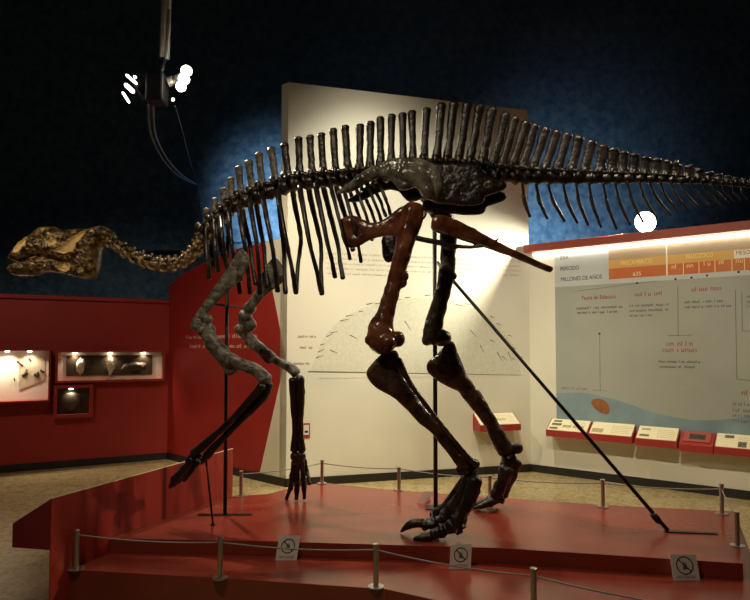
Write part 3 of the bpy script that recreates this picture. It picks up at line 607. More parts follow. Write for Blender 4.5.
hind([(436, 205, .17, 11, .8), (447, 228, .22, 9, .8), (448, 255, .25, 8, .85), (446, 278, .26, 8, .9), (439, 305, .27, 8, .9), (433, 328, .28, 9.5, .9), (433, 340, .28, 9, .9)],
     [(430, 206, .12, 8, 1), (453, 276, .25, 4, .8), (443, 338, .28, 8.5, 1.1), (428, 340, .28, 6, 1.1)],
     [(451, 347, G(.3), 4.5, 1), (452, 362, G(.35), 7.5, .8), (460, 380, G(.42), 8.5, .8), (474, 398, G(.5), 8.5, .8), (488, 418, G(.58), 7.2, .85), (499, 438, G(.66), 8, .9), (506, 451, G(.72), 8.5, .9)],
     [(455, 354, G(.3) + .05, 3.4, .9), (470, 388, G(.45) + .05, 2.6, .9), (492, 418, G(.6) + .05, 2.3, .9), (508, 448, G(.7) + .05, 3, .9)],
     [(509, 460, G(.75), 8, 1.1), (517, 448, G(.72), 5.5, 1), (517, 464, G(.75), 5, 1), (505, 464, G(.76), 5, 1)],
     [[(512, 467, G(.78), 8, .9), (507, 480, G(.88), 7, .9), (501, 493, G(.96), 7, .9)],
      [(508, 469, G(.78) - .05, 7, .9), (502, 482, G(.88) - .06, 6.5, .9), (496, 495, G(.97) - .08, 6.5, .9)],
      [(514, 468, G(.78) + .05, 5.5, .8), (509, 482, G(.88) + .06, 4.6, .8), (504, 493, G(.97) + .08, 5, .8)]],
     [([(501, 496, fo, 5.5), (491, 500, fo - .02, 5), (483, 503, fo - .03, 4)], [(484, 502, fo - .03, 4, 1), (477, 505, fo - .03, 3, 1.1), (471, 507.5, fo - .03, 1.2, 1.2)]),
      ([(500, 498, fo - .09, 5.2), (489, 503, fo - .1, 4.6)], [(489, 503, fo - .1, 4, 1), (481, 506, fo - .1, 3, 1.1), (475, 508, fo - .1, 1.3, 1.2)]),
      ([(503, 494, fo + .09, 4.5), (495, 498, fo + .1, 4)], [(495, 498, fo + .1, 3.6, 1), (487, 500.5, fo + .1, 1.6, 1.1)])],
     'bone', 'bone_brown', [(446, 343), (453, 341), (457, 350), (460, 365), (467, 378), (474, 393), (463, 393), (450, 388), (436, 380), (427, 371), (427.5, 362), (437, 354)], lambda x, y: G(.3 + (y - 343) * .0035))

# --- fore limbs
def fore(scap, T, glen, hum, crest, rad, uln, wrist, fing, mats):
    bm = bmesh.new(); blade(bm, scap, T, 5, glen[0][2] * .9, 1.5, rough=.35, nsc=20)
    for g in glen: knob(bm, *g)
    bone('scapula', bm, mats[0], vox=.007)
    bm = bmesh.new(); loft(bm, hum, 5, 12, .09, 18); blade(bm, crest, .02, 4, hum[1][2], 1.5, rough=.3); bone('humerus', bm, mats[1], vox=.007)
    bm = bmesh.new(); loft(bm, rad, 6, 10, .07, 18); bone('radius', bm, mats[2])
    bm = bmesh.new(); loft(bm, uln, 6, 10, .07, 18); bone('ulna', bm, mats[2])
    bm = bmesh.new()
    for k in wrist: knob(bm, *k)
    h = bone('hand', bm, mats[2], vox=.006)
    for f in fing:
        bm = bmesh.new()
        for a, b in zip(f, f[1:]):
            loft(bm, [a + (.9,), ((a[0] + b[0]) / 2, (a[1] + b[1]) / 2, (a[2] + b[2]) / 2, (a[3] + b[3]) * .41, .9), b + (.9,)], 3, 9, .1, 24)
        bone('finger', bm, mats[2], h)
fore([(241, 248), (246, 249), (250, 262), (243, 277), (231, 290), (217, 303), (204, 317), (195, 330), (190, 328), (193, 318), (203, 303), (213, 288), (223, 274), (232, 260)], .015,
     [(196, 326, -.3, 6, .8), (207, 319, -.28, 6, .8), (211, 330, -.28, 5.5, .9), (203, 330, -.3, 6, 1)],
     [(207, 333, -.30, 7.5, .8), (215, 346, -.31, 8.5, .7), (228, 359, -.32, 8, .7), (243, 365, -.32, 6.5, .9), (257, 371, -.33, 6.2, 1), (266, 380, -.33, 7, 1.1)],
     [(208, 340), (220, 345), (234, 360), (244, 366), (236, 373), (228, 376), (222, 368), (213, 356), (207, 347)],
     [(262, 386, -.36, 4.6, 1), (246, 404, -.38, 3.2, 1), (225, 426, -.40, 3.2, 1), (205, 444, -.42, 4, 1), (194, 454, -.43, 5, 1)],
     [(268, 384, -.30, 5.5, 1), (262, 397, -.31, 6, 1), (244, 416, -.34, 4.2, 1), (224, 437, -.37, 3.6, 1), (206, 456, -.40, 4.6, 1)],
     [(195, 457, -.42, 6, 1), (201, 459, -.4, 5.5, 1), (190, 461, -.43, 4.6, 1)],
     [[(192, 460, -.44, 4.4), (183, 470, -.45, 4.2), (175, 479, -.46, 4.6), (170, 487, -.46, 2.2)], [(194, 462, -.40, 4.2), (186, 471, -.40, 3.8), (178, 480, -.40, 3.8), (173, 486, -.40, 2)],
      [(198, 461, -.47, 3.6), (190, 472, -.49, 3), (184, 481, -.5, 1.8)], [(202, 459, -.36, 3.4), (195, 466, -.35, 2.6), (189, 472, -.35, 1.6)]],
     ('bone_grey', 'bone_grey', 'bone_shaded'))
ho = foot_off(297, 500)
H = lambda f: .30 + (ho - .30) * f
fore([(271, 259), (277, 258), (285, 271), (283, 282), (273, 290), (264, 298), (255, 308), (247, 312), (246, 304), (254, 293), (259, 282), (262, 271)], .02,
     [(250, 308, .28, 6.5, .8), (245, 318, .28, 8, .8), (250, 325, .28, 7, .8), (240, 329, .28, 6, 1)],
     [(243, 331, .30, 6, .8), (251, 341, .31, 6.5, .7), (262, 350, .31, 6, .7), (277, 361, .32, 4.5, .9), (289, 367, .33, 4.8, 1), (296, 373, .33, 5.5, 1.1)],
     [(249, 338), (258, 341), (268, 350), (272, 360), (268, 365), (262, 359), (254, 349)],
     [(293, 380, H(.05), 4.4, 1), (294, 405, H(.3), 3.8, 1), (295.5, 430, H(.6), 3.4, 1), (294.5, 450, H(.8), 4.4, 1)],
     [(300, 378, H(.05), 4.6, 1), (300.5, 400, H(.3), 4.4, 1), (300, 428, H(.6), 3.4, 1), (301.5, 450, H(.8), 4.4, 1)],
     [(295, 456, H(.83), 5.2, 1), (301, 456, H(.83), 5.2, 1), (298, 461, H(.86), 6, .9)],
     [[(294, 462, H(.86), 3), (292, 476, H(.93), 2.8), (290.5, 488, ho, 2.8), (286.5, 499, ho - .02, 1.8)], [(298, 462, H(.86), 3.4), (297, 478, H(.93), 3), (297, 490, ho, 3.2), (296.5, 499, ho - .03, 2.2)],
      [(302, 462, H(.86), 3.2), (303, 476, H(.93), 2.8), (304, 488, ho, 2.8), (304.5, 498.5, ho - .02, 1.9)], [(304, 460, H(.86) + .03, 2.8), (307, 472, H(.9) + .03, 2.4), (310, 484, ho - .05, 1.8)]],
     ('bone_grey', 'bone_grey', 'bone_shaded'))

# --- steel supports
def rod_thing(name, label, a, b, r, foot=None, extra=None):
    t = thing(name, label, 'support', tuple(b))
    bm = bmesh.new(); cyl(bm, a, b, r, 12); obj('pole', bm, M['black_steel'], t, True)
    if foot: bm = bmesh.new(); box(bm, b + V2(-foot[0] / 2, -foot[1] / 2, 0), V2(foot[0], 0, 0), V2(0, foot[1], 0), V2(0, 0, .008)); obj('foot_plate', bm, M['black_steel'], t)
    return t
b = on_z(434, 508, ZU); a = at_y(434.5, 205, b.y)
t = rod_thing('support_pole', 'upright black steel pole under the hips, between the two hind legs', a, V2(a.x, b.y, ZU), .017, (.16, .12))
b2 = on_z(668, 532, ZU); a2 = at_y(437, 262, b.y - .03)
t = thing('support_rod', 'long slanted black steel rod bracing the hips, running down to the right', 'support', tuple(b2))
bm = bmesh.new(); cyl(bm, a2, b2 + V2(0, 0, .01), .013, 12); obj('pole', bm, M['black_steel'], t, True)
bm = bmesh.new(); c = a2.lerp(b2, .955); d = (b2 - a2).normalized(); tube(bm, [c - d * .04, c - d * .02, c + d * .02, c + d * .04], [.014, .024, .024, .014], 10); obj('coupling', bm, M['black_steel'], t, True)
e3 = on_z(717, 534, ZU); bm = bmesh.new(); s = (e3 - b2).normalized(); sd = V2(-s.y, s.x, 0); box(bm, b2 - sd * .02 - s * .02, s * ((e3 - b2).length + .02), sd * .04, V2(0, 0, .008)); obj('foot_bar', bm, M['black_steel'], t)
b = on_z(225, 515, ZU); a = at_y(229.5, 236, b.y)
t = rod_thing('support_pole', 'upright black steel pole holding up the chest, behind the near forelimb', V2(b.x, b.y, a.z), b, .014, (.4, .03))
bm = bmesh.new(); zc = at_y(228, 306, b.y).z; cyl(bm, SK(211, 303.5, -.24), SK(250, 309, .24), .008, 10); obj('cross_bar', bm, M['black_steel'], t, True)
b = on_z(213, 525, ZU); a = SK(206, 458, -.38)
rod_thing('support_rod', 'short thin black rod propping the raised near hand', a, b, .007, (.03, .03))

# ------------------------------------------------------------------ right wall info panel
pan = thing('timeline_board', 'large grey printed timeline panel on the right wall with orange header rows', 'panel', tuple(FR.px(555, 420)))
u_l, zt = FR.uv(555, 262)[0], 2.79
zb = FR.uv(640, 432)[1]; u_r = 4.5
bm = bmesh.new(); FR.slab(bm, u_l, u_r, zb, zt, .002, .012); obj('board', bm, M['board'], pan)
def strip(name, a, b, c, d, mat, d0=.012, d1=.0135):      # four picture corners
    bm = bmesh.new(); FR.poly(bm, [FR.uv(*q) for q in (a, b, c, d)], d0, d1); return obj(name, bm, mat, pan)
u9 = FR.uv(609, 260)[0]
hz = [FR.uv(609, y)[1] for y in (246, 260.5, 269, 279.5)]
bm = bmesh.new(); FR.slab(bm, u_l, u9, hz[3] - .05, zt, .012, .0135); obj('header_block', bm, M['board_top'], pan)
bm = bmesh.new(); FR.slab(bm, u9, u_r, hz[1], zt, .012, .0135); obj('brown_row', bm, M['row_brown'], pan)
bm = bmesh.new(); FR.slab(bm, u9, u_r, hz[2], hz[1], .012, .0135); obj('amber_row', bm, M['row_amber'], pan)
bm = bmesh.new(); FR.slab(bm, u9, u_r, hz[3], hz[2], .012, .0135); obj('orange_row', bm, M['row_red'], pan)
bm = bmesh.new(); FR.slab(bm, u_l, u_r, hz[3] - .055, hz[3], .012, .0133); obj('grey_row', bm, M['board_top'], pan)
for x in (667,):
    u = FR.uv(x, 260)[0]; bm = bmesh.new(); FR.slab(bm, u - .008, u + .008, hz[3], zt, .0135, .0145); obj('divider', bm, M['ink_white'], pan)
for x in (683.5, 699, 715, 732, 744.5):
    u = FR.uv(x, 260)[0]; bm = bmesh.new(); FR.slab(bm, u - .004, u + .004, hz[3], hz[2], .0135, .0145); obj('divider', bm, M['ink_yellow'], pan)
u0 = FR.uv(734, 250)[0]; bm = bmesh.new(); FR.slab(bm, u0, u0 + .5, hz[2] + .005, hz[1] - .01, .0135, .0145); obj('white_heading_plate', bm, M['ink_white'], pan)
def wtext(body, px, py, pw, h, mat, fr=FR, d=.0145, par=pan, align='LEFT'):
    u, z = fr.uv(px, py); u1 = fr.uv(px + pw, py)[0]
    return text_mesh('lettering', body, fr.pt(u, z, d), fr.u, fr.Z, fr.n, h, mat, par, align, abs(u1 - u))
wtext('ERA', 560.5, 260, 8, .045, M['ink_soft']); wtext('PERÍODO', 560.5, 271, 18.5, .05, M['ink']); wtext('MILLONES DE AÑOS', 561, 281.5, 41, .05, M['ink'])
wtext('PRECÁMBRICO', 621, 265.5, 31, .05, M['ink_yellow']); wtext('635', 633, 276, 8, .045, M['ink_white'])
wtext('PALEOZOICO', 686, 259, 27, .05, M['ink_yellow']); wtext('MESOZOICO', 736, 255.3, 32, .045, M['ink_soft'], d=.015)
wtext('Fauna de Ediacara', 582, 300, 33.5, .05, M['ink_red'])
rnd = random.Random(3)
def prints(fr, lines, mat, par, h, d):
    for x0, x1, y in lines:
        bm = bmesh.new(); a, b = fr.uv(x0, y), fr.uv(x1, y); small_print(bm, fr, a[0], b[0], a[1], h, d, rnd=rnd)
        obj('small_print', bm, mat, par)
prints(FR, [(672, 679, 269), (687, 694, 268), (704, 711, 266), (719, 726, 264.5), (736, 741, 263)], M['ink_yellow'], pan, .05, .0145)
prints(FR, [(635, 664, 296.5)], M['ink_red'], pan, .05, .0125); prints(FR, [(692, 724, 291.5)], M['ink_red'], pan, .05, .0125)
prints(FR, [(577, 622, 309.5), (577.5, 616, 314)], M['ink'], pan, .032, .0125)
prints(FR, [(630, 670, 307), (630, 670, 312), (630, 652, 317)], M['ink'], pan, .032, .0125)
prints(FR, [(685, 726, 303.5), (685, 731, 308.5)], M['ink'], pan, .032, .0125)
prints(FR, [(667, 691, 346), (663, 697, 352)], M['ink_red'], pan, .055, .0125)
prints(FR, [(659, 700, 362.5), (660, 695, 367.5)], M['ink'], pan, .03, .0125)
prints(FR, [(742, 760, 395)], M['ink_red'], pan, .055, .0125); prints(FR, [(733, 760, 405), (733, 760, 411), (733, 760, 416.5), (733, 760, 422)], M['ink_soft'], pan, .035, .0145)
prints(FR, [(562, 587, 389)], M['ink_soft'], pan, .03, .0125); prints(FR, [(747, 756, 298), (747, 756, 303), (747, 756, 308)], M['ink_soft'], pan, .03, .0125)
def rule(pts, wd=.006, mat='ink_soft'):
    bm = bmesh.new()
    for (x0, y0), (x1, y1) in zip(pts, pts[1:]):
        a, b = Vector(FR.uv(x0, y0)), Vector(FR.uv(x1, y1)); t = (b - a).normalized() * wd / 2; s = Vector((-t.y, t.x))
        FR.poly(bm, [tuple(a + s - t), tuple(b + s + t), tuple(b - s + t), tuple(a - s - t)], .012, .0128)
    return obj('printed_rule', bm, M[mat], pan)
rule([(600, 334.5), (600.5, 390)]); rule([(678, 286.5), (678.5, 335)]); rule([(668, 335.8), (692, 335)]); rule([(735.5, 290), (737, 379), (750, 380.5), (762, 381)]); rule([(742, 293), (742.5, 331), (762, 331)])
rule([(575, 291.5), (637, 283.5), (760, 269)], .004); rule([(640, 371), (690, 373), (689, 388), (640, 384)], .003, 'ink_rose'); rule([(690, 385), (722, 376)], .003, 'ink_rose'); rule([(593, 390), (608, 391)], .004)
bm = bmesh.new()
for x, y in ((599.5, 333.5), (637, 283), (675.5, 279), (691.5, 277.5), (707, 275.5), (738.5, 272)):
    c = FR.px(x, y, .0138); ball(bm, c, .012, 2)
obj('marker_dot', bm, M['ink'], pan)
wv = [(557, 393), (575, 392.5), (592, 394), (620, 401), (645, 409.5), (665, 415), (690, 419.5), (712, 420), (735, 418), (760, 414)]
wu = [FR.uv(*p) for p in [tuple(q) for q in crom(wv, 4)]]
bm = bmesh.new(); FR.poly(bm, [(wu[0][0], zb)] + wu + [(wu[-1][0], zb)], .012, .0132); obj('blue_wave', bm, M['wave'], pan)
fo_ = [(591.5, 403), (593, 399.5), (598, 398.5), (604, 400), (609, 405), (610, 411), (607, 414), (601, 412.5), (595, 408)]
bm = bmesh.new(); FR.poly(bm, [FR.uv(*p) for p in [tuple(q) for q in crom(fo_, 3)]], .0132, .016); obj('fossil_picture', bm, M['fossil_brown'], pan)
scr = [(668, 374), (676, 374), (677.5, 379.5), (670, 380)]
# label stands: red wedges with slanted cards
def wedge(fr, x0, x1, yt, yb_, label, pics, red=False, d=.20, name='label_stand'):
    uc0, zf = fr.uv(x0, yb_, d); uc1 = fr.uv(x1, yb_, d)[0]
    zf_ = zf; h = .075; rise = .13
    base = thing(name, label, 'label', tuple(fr.pt((uc0 + uc1) / 2, zf_, d / 2)), 'red wedge label stands on the walls')
    bm = bmesh.new(); prof = [(0.0, zf_), (d, zf_), (d, zf_ + h), (0.0, zf_ + h + rise)]
    prism(bm, [fr.pt(uc0, z, dd) for dd, z in prof], fr.u * (uc1 - uc0)); obj('body', bm, M['red_frame'], base)
    o = fr.pt(uc0, zf_ + h, d); uy = (fr.n * -d + fr.Z * rise); L = uy.length; uy.normalize(); n = fr.u.cross(uy); W = uc1 - uc0
    if not red:
        bm = bmesh.new(); box(bm, o + fr.u * .012 + uy * .01 + n * .0005, fr.u * (W - .024), uy * (L - .02), n * .004); c = obj('card', bm, M['cream'], base)
        for (a, b, w_, h_, m) in pics:
            bm = bmesh.new(); box(bm, o + fr.u * (W * a) + uy * (L * b) + n * .0046, fr.u * W * w_, uy * L * h_, n * .0008); obj('picture', bm, M[m], c)
        bm = bmesh.new()
        class F2: pass
        for k in range(5):
            u = W * .5; 
            while u < W * .9:
                wl = rnd.uniform(.01, .03); box(bm, o + fr.u * u + uy * (L * (.2 + .13 * k)) + n * .0046, fr.u * wl, uy * .006, n * .0008); u += wl + .008
        obj('small_print', bm, M['photo_tan'], c)
    else:
        bm = bmesh.new(); box(bm, o + fr.u * .03 + uy * .05 + n * .0005, fr.u * (W - .06), uy * (L - .07), n * .012, 0, .002); f = obj('screen_frame', bm, M['red_trim'], base)
        bm = bmesh.new(); box(bm, o + fr.u * W * .27 + uy * L * .38 + n * .0126, fr.u * W * .48, uy * L * .34, n * .002); obj('screen', bm, M['screen'], f)
pd = 'photo_dark'; pt_ = 'photo_tan'
wedge(FR, 546, 587, 419, 436, 'red label stand with cream card of five dark pictures, leftmost on the right wall', [(.1, .7, .2, .14, pd), (.08, .42, .24, .18, pd), (.06, .12, .2, .16, pd), (.36, .3, .22, .2, pt_), (.62, .3, .25, .2, pt_)])
wedge(FR, 588, 632, 420, 440, 'red label stand below the brown fossil picture, with one tan picture on its card', [(.06, .15, .26, .3, pt_)])
wedge(FR, 635, 677, 424, 445, 'red label stand with pale card, just left of the red screen box', [(.1, .65, .22, .14, pt_), (.08, .2, .24, .14, pd)])
wedge(FR, 679, 713, 429, 451, 'small all-red box with a dark screen on its slanted top, on the right wall', [], True)
wedge(FR, 714, 762, 431, 454, 'red label stand cut off by the right picture edge, right of the red screen box', [(.2, .65, .2, .2, pd), (.5, .1, .18, .35, pd)])
wedge(FB, 480, 521, 415, 432, 'red label stand with a plain cream card on the back wall, behind the far shin', [(.4, .4, .3, .1, pt_)])

# ------------------------------------------------------------------ back wall print
mur = thing('wall_drawing', 'faint printed domed nest drawing with red text above it on the cream wall', 'mural', tuple(FB.px(415, 372)))
dm = [(310, 371), (316, 358), (323, 340), (335, 325), (352, 313), (375, 304), (405, 299), (435, 298), (465, 305), (490, 318), (508, 337), (517, 355), (521, 375)]
bm = bmesh.new(); FB.poly(bm, [FB.uv(*p) for p in [tuple(q) for q in crom(dm, 3)]], .0, .0015); obj('dome_print', bm, M['dome'], mur)
prints(FB, [(326, 520, y) for y in (254, 259, 264, 269)] + [(326, 400, 274)], M['ink_rose'], mur, .026, .0005)
prints(FB, [(318, 517, 379)], M['dome'], mur, .02, .0005)
prints(FB, [(298, 316, 337.5), (300, 313, 348.5), (293, 309, 364.5)], M['ink_soft'], mur, .03, .0005)
bm = bmesh.new()
def stroke(fr, bm, x0, y0, x1, y1, wd, d0=.0015, d1=.0025):
    a, b = Vector(fr.uv(x0, y0)), Vector(fr.uv(x1, y1)); t = (b - a).normalized() * wd / 2; s = Vector((-t.y, t.x))
    fr.poly(bm, [tuple(a + s), tuple(b + s * .3), tuple(b - s * .3), tuple(a - s)], d0, d1)
for k in range(22):
    f = k / 21; q = crom(dm, 3); p = q[int(3 + f * (len(q) - 7))]; x, y = p[0], p[1] + rnd.uniform(-3, 4); l = rnd.uniform(4, 10); sl = (f - .5) * 1.1 + rnd.uniform(-.2, .2)
    stroke(FB, bm, x, y, x + l, y + l * sl * .8, .012)
for x, y in ((497, 352), (502, 356), (508, 352), (512, 358), (490, 340), (330, 350), (350, 335), (470, 330), (480, 345), (405, 321)):
    stroke(FB, bm, x, y, x + rnd.uniform(2, 9), y + rnd.uniform(2, 10), .012)
obj('bone_strokes', bm, M['ink_soft'], mur)
bm = bmesh.new(); stroke(FB, bm, 308, 371.5, 521, 375, .01); obj('ground_line', bm, M['ink_soft'], mur)
rt = thing('wall_sign', 'small white sign with a red border low on the cream wall, behind the hanging hand', 'sign', tuple(FB.px(306, 437)))
u0, zz0 = FB.uv(302.5, 438); u1, zz1 = FB.uv(310, 423)
bm = bmesh.new(); FB.slab(bm, u0, u1, zz0, zz1, 0, .006); obj('border', bm, M['red_frame'], rt)
bm = bmesh.new(); FB.slab(bm, u0 + .012, u1 - .012, zz0 + .035, zz1 - .02, .006, .008); f = obj('white_field', bm, M['paper'], rt)
bm = bmesh.new(); um = (u0 + u1) / 2; FB.slab(bm, um - .02, um + .02, zz0 + .06, zz0 + .085, .008, .009); obj('mark', bm, M['ink'], f)
# pale words on the red angled wall
wl = thing('wall_lettering', 'two lines of pale small lettering on the red angled wall behind the shoulder', 'lettering', tuple(FA.px(228, 345)))
prints(FA, [(186, 257, 339), (190, 256, 348)], M['ink_pale'], wl, .055, .0005)

# ------------------------------------------------------------------ display cases on the left wall
def case(name, label, px0, py0, px1, py1, fw, lining, lamps, mat_f='red_frame', dep=.1):
    u0, za = FL.uv(px0, py1); u1, zb_ = FL.uv(px1, py0)
    t = thing(name, label, 'display case', tuple(FL.pt((u0 + u1) / 2, za, 0)))
    bm = bmesh.new(); FL.slab(bm, u0, u1, za, za + fw, 0, dep); FL.slab(bm, u0, u1, zb_ - fw, zb_, 0, dep); FL.slab(bm, u0, u0 + fw, za + fw, zb_ - fw, 0, dep); FL.slab(bm, u1 - fw, u1, za + fw, zb_ - fw, 0, dep); obj('frame', bm, M[mat_f], t)
    bm = bmesh.new(); FL.slab(bm, u0 + fw, u1 - fw, za + fw, zb_ - fw, 0, .012); obj('back_lining', bm, M[lining], t)
    for x, pw in lamps:
        u = FL.uv(x, py0)[0]; bm = bmesh.new(); c = FL.pt(u, zb_ - fw - .004, dep * .6); tube(bm, [c, c - V2(0, 0, .012)], [.028, .022], 14); obj('lamp', bm, M['case_glow'], t)
        l = lamp('case_light', 'SPOT', tuple(c - V2(0, 0, .02)), tuple(FL.pt(u, za + .1, .02)), pw, (1, .82, .6), .02, 130, .8); l.parent = t; l.matrix_parent_inverse = t.matrix_basis.inverted()
    return t, u0, u1, za, zb_
t, u0, u1, za, zb_ = case('display_case', 'big white-lined lit display case at the left edge of the picture', -45, 349, 51, 404, .022, 'case_white', [(-10, 20), (8, 11), (30, 8)], 'red_frame', .2)
bm = bmesh.new(); FL.poly(bm, [FL.uv(19, 390), FL.uv(45, 380), FL.uv(45, 357), FL.uv(19, 355)], .012, .02); obj('specimen_board', bm, M['tan_board'], t)
for i, (x0_, y0_, x1_, y1_, wd, lb) in enumerate([(17, 361, 23, 366, .03, 'thin dark fossil bone at the upper left of the tan board'), (22, 376, 28, 372, .035, 'dark forked fossil bone in the middle of the tan board'), (34, 374, 39, 376, .04, 'dark fossil bone at the right of the tan board'), (40, 370, 44, 372, .025, 'curved dark fossil bone at the right rim of the tan board'), (29, 358, 31, 361, .025, 'tiny dark fossil bone under the case lamp'), (14, 378, 15, 381, .02, 'tiny dark fossil bone at the lower left of the tan board')]):
    a = FL.px(x0_, y0_, .028); b = FL.px(x1_, y1_, .028); bm = bmesh.new(); tube(bm, [a, a.lerp(b, .15), a.lerp(b, .5), a.lerp(b, .85), b], [wd * .3, wd * .55, wd * .3, wd * .5, wd * .25], 8)
    if i in (1, 2): tube(bm, [a.lerp(b, .5), a.lerp(b, .8) + V2(0, 0, .05)], [wd * .3, wd * .3], 8)
    tag(obj('fossil_bone', bm, M['heart'], None, True), lb + ' in the white case', 'fossil', 'dark fossils in the white case')
t, u0, u1, za, zb_ = case('display_case', 'long low display case with white mat and dark panel on the left wall', 55, 350, 164, 383, .03, 'case_white', [(75, 9), (110, 13), (143, 9)])
a = FL.uv(66, 376); b = FL.uv(152, 355); bm = bmesh.new(); FL.slab(bm, a[0], b[0], a[1], b[1], .012, .03); obj('dark_panel', bm, M['case_dark'], t)
for i, (x, y, r, lb) in enumerate(((81, 366, 6, 'pale knobbly lump in place of a lamp reflection at the left of the long dark panel'), (111, 366, 6, 'pale upright lump in place of a lamp reflection in the middle of the long dark panel'), (134, 367, 7, 'dark flat fossil at the right of the long dark panel'))):  # pale lumps stand in for bright lamp reflections; the dark one is a fossil
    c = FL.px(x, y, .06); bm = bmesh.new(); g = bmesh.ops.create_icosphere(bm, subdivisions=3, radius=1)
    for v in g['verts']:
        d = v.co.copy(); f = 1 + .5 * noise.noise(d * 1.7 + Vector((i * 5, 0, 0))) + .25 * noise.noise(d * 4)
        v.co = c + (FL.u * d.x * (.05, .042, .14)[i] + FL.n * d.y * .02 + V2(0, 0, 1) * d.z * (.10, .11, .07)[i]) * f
    tag(obj('panel_lump', bm, M['pale_streak'] if i < 2 else M['heart'], None, True), lb, 'fossil', 'fossils in the long case')
t, u0, u1, za, zb_ = case('display_case', 'small square dark display case with wide red frame under the long case', 53, 384, 93, 418, .045, 'case_dark', [(71, 5)])
c = FL.px(71, 402, .035); bm = bmesh.new(); g = bmesh.ops.create_icosphere(bm, subdivisions=3, radius=1)
for v in g['verts']:
    d = v.co.copy(); wx = .12 * (1 - .45 * max(0, -d.z)); zz = d.z + .25 * abs(d.x) * (d.z > 0)
    v.co = c + FL.u * d.x * wx + FL.n * d.y * .02 + V2(0, 0, 1) * zz * .12
tag(obj('heart_shaped_fossil', bm, M['heart'], None, True), 'dark heart-shaped fossil in the small square case', 'fossil')

# ------------------------------------------------------------------ lamps in the picture
Y0 = 6.0
K = Y0 / FPX
L = thing('ceiling_spotlight', 'cluster of spotlights hanging from a steel pole at the upper left', 'spotlight', tuple(at_y(163, 90, Y0)))
top = at_y(167, 20, Y0); bm = bmesh.new(); c0 = at_y(164.5, 58, Y0); cyl(bm, c0, V2(top.x + .05, Y0, 8), .05, 14); obj('pole', bm, M['galv'], L, True)
bm = bmesh.new(); cyl(bm, at_y(160, 78, Y0), at_y(164.5, 56, Y0), .025, 10); obj('stem', bm, M['black_plastic'], L, True)
bm = bmesh.new(); a = at_y(161, 50, Y0); box(bm, a + V2(.06, -.05, -.1), V2(.02, 0, 0), V2(0, .02, 0), V2(.03, 0, .5)); obj('cable_strip', bm, M['paper'], L)
bm = bmesh.new(); a = at_y(148, 104, Y0); box(bm, a + V2(0, -.1, 0), V2(.18, 0, 0), V2(0, .2, 0), V2(0, 0, .30), 0, .02); obj('junction_box', bm, M['black_plastic'], L)
bm = bmesh.new(); tube(bm, [at_y(168, 82, Y0), at_y(174, 80, Y0), at_y(181, 79, Y0 - .02)], [.05, .04, .05], 12); obj('bracket', bm, M['galv'], L)
h = bmesh.new(); d = V2(.35, -.9, -.25).normalized()
c = at_y(183, 78, Y0); tube(h, [c - d * .14, c - d * .05, c - d * .03], [.05, .06, .06], 16); hd = obj('lamp_head', h, M['black_plastic'], L)
for x, y, r in ((186.5, 71, 5.4), (184, 79, 5.6), (181, 86.5, 5)):
    bm = bmesh.new(); ball(bm, at_y(x, y, Y0 - .1), r * K, 3); obj('bulb', bm, M['glow'], hd, True)
h = bmesh.new(); d = V2(-.75, -.2, -.5).normalized(); c = at_y(133, 90, Y0); tube(h, [c - d * .16, c - d * .04, c - d * .03], [.06, .12, .12], 16); hd = obj('lamp_head', h, M['black_plastic'], L)
for (x0_, y0_, x1_, y1_, r) in ((126, 74.5, 137, 84, 1.3), (125, 84, 134, 92.5, 2.0), (122.5, 92, 129.5, 103, 1.2), (134, 76, 136, 78, 1.2)):
    bm = bmesh.new(); a, b = at_y(x0_, y0_, Y0 - .12), at_y(x1_, y1_, Y0 - .12); tube(bm, [a, a.lerp(b, .1), a.lerp(b, .9), b], [r * K * .5, r * K, r * K, r * K * .5], 8); obj('louver_slit', bm, M['glow_slit'], hd, True)
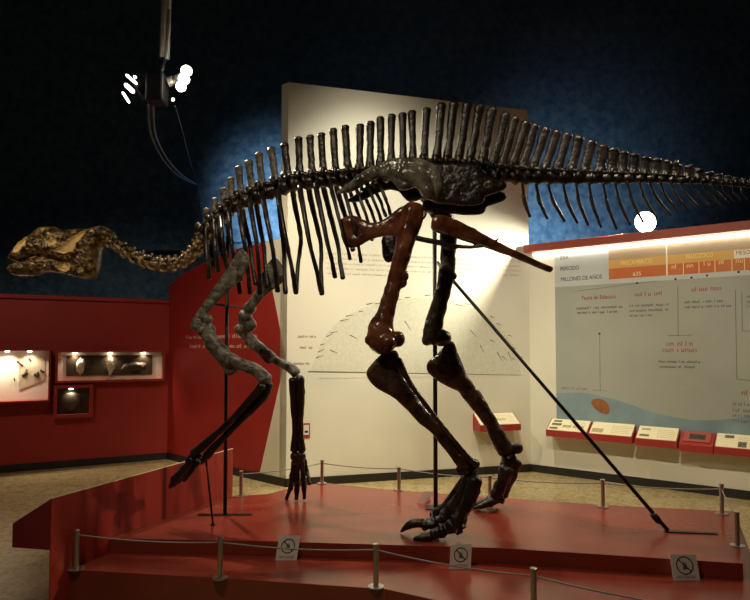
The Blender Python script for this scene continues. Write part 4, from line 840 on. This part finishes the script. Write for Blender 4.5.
bm = bmesh.new(); ball(bm, at_y(173, 99.5, Y0 - .1), 1.6 * K, 2); obj('indicator', bm, M['glow_slit'], L, True)
lamp('cluster_light', 'SPOT', tuple(at_y(184, 79, Y0 - .3)), (1.2, 4.6, .8), 330, (1, .86, .62), .06, 95, .7)
for dx, lb in ((0, 'grey cable sagging from the left of the hanging spotlight cluster to the rear wall'), (4.5, 'grey cable sagging beside its twin from the hanging spotlight cluster, on the right')):
    cp = [(149 + dx, 104, 6), (149 + dx, 122, 6.1), (152 + dx, 138, 6.4), (162 + dx, 158, 7), (176 + dx, 174, 8), (190 + dx * .7, 182, 9.2), (197, 184, 10.5)]
    bm = bmesh.new(); tube(bm, [at_y(p[0], p[1], p[2]) for p in crom(cp, 4)], .012, 8); tag(obj('cable', bm, M['cable_grey'], None, True), lb, 'cable', 'cables of the spotlight cluster')
bm = bmesh.new(); tube(bm, [at_y(p[0], p[1], p[2]) for p in crom([(175, 106, 6.1), (182, 130, 7), (189, 158, 9), (197, 184, 10.5), (201, 214, 10.55), (204, 235, 10.55)], 4)], .007, 8); tag(obj('cable', bm, M['cable_grey'], None, True), 'thin wire running from the spotlight cluster down the rear wall', 'cable')
# spot on the beam
u, z = FR.uv(645, 219, .0); lp = FR.pt(u, 3.08, -.02)
L2 = thing('beam_spotlight', 'glaring round spotlight standing on the red beam, below the tail', 'spotlight', tuple(FR.pt(u, 2.94, -.02)))
d = (V2(-.3, -1, -.12)).normalized()
bm = bmesh.new(); tube(bm, [FR.pt(u, 2.94, -.02), FR.pt(u, 3.02, -.02)], .015, 10); obj('stem', bm, M['black_plastic'], L2)
bm = bmesh.new(); tube(bm, [lp - d * .16, lp - d * .03, lp - d * .005], [.05, .1, .12], 18); obj('lamp_head', bm, M['black_plastic'], L2, True)
bm = bmesh.new(); ball(bm, lp, .125, 3, 1, .5, 1); obj('bulb', bm, M['glow'], L2, True)
q = FR.pt(u, 3.06, .05) - FR.u * .16
lamp('beam_light', 'SPOT', tuple(q), tuple(FB.px(478, 315)), 620, (1, .93, .74), .03, 88, 1)
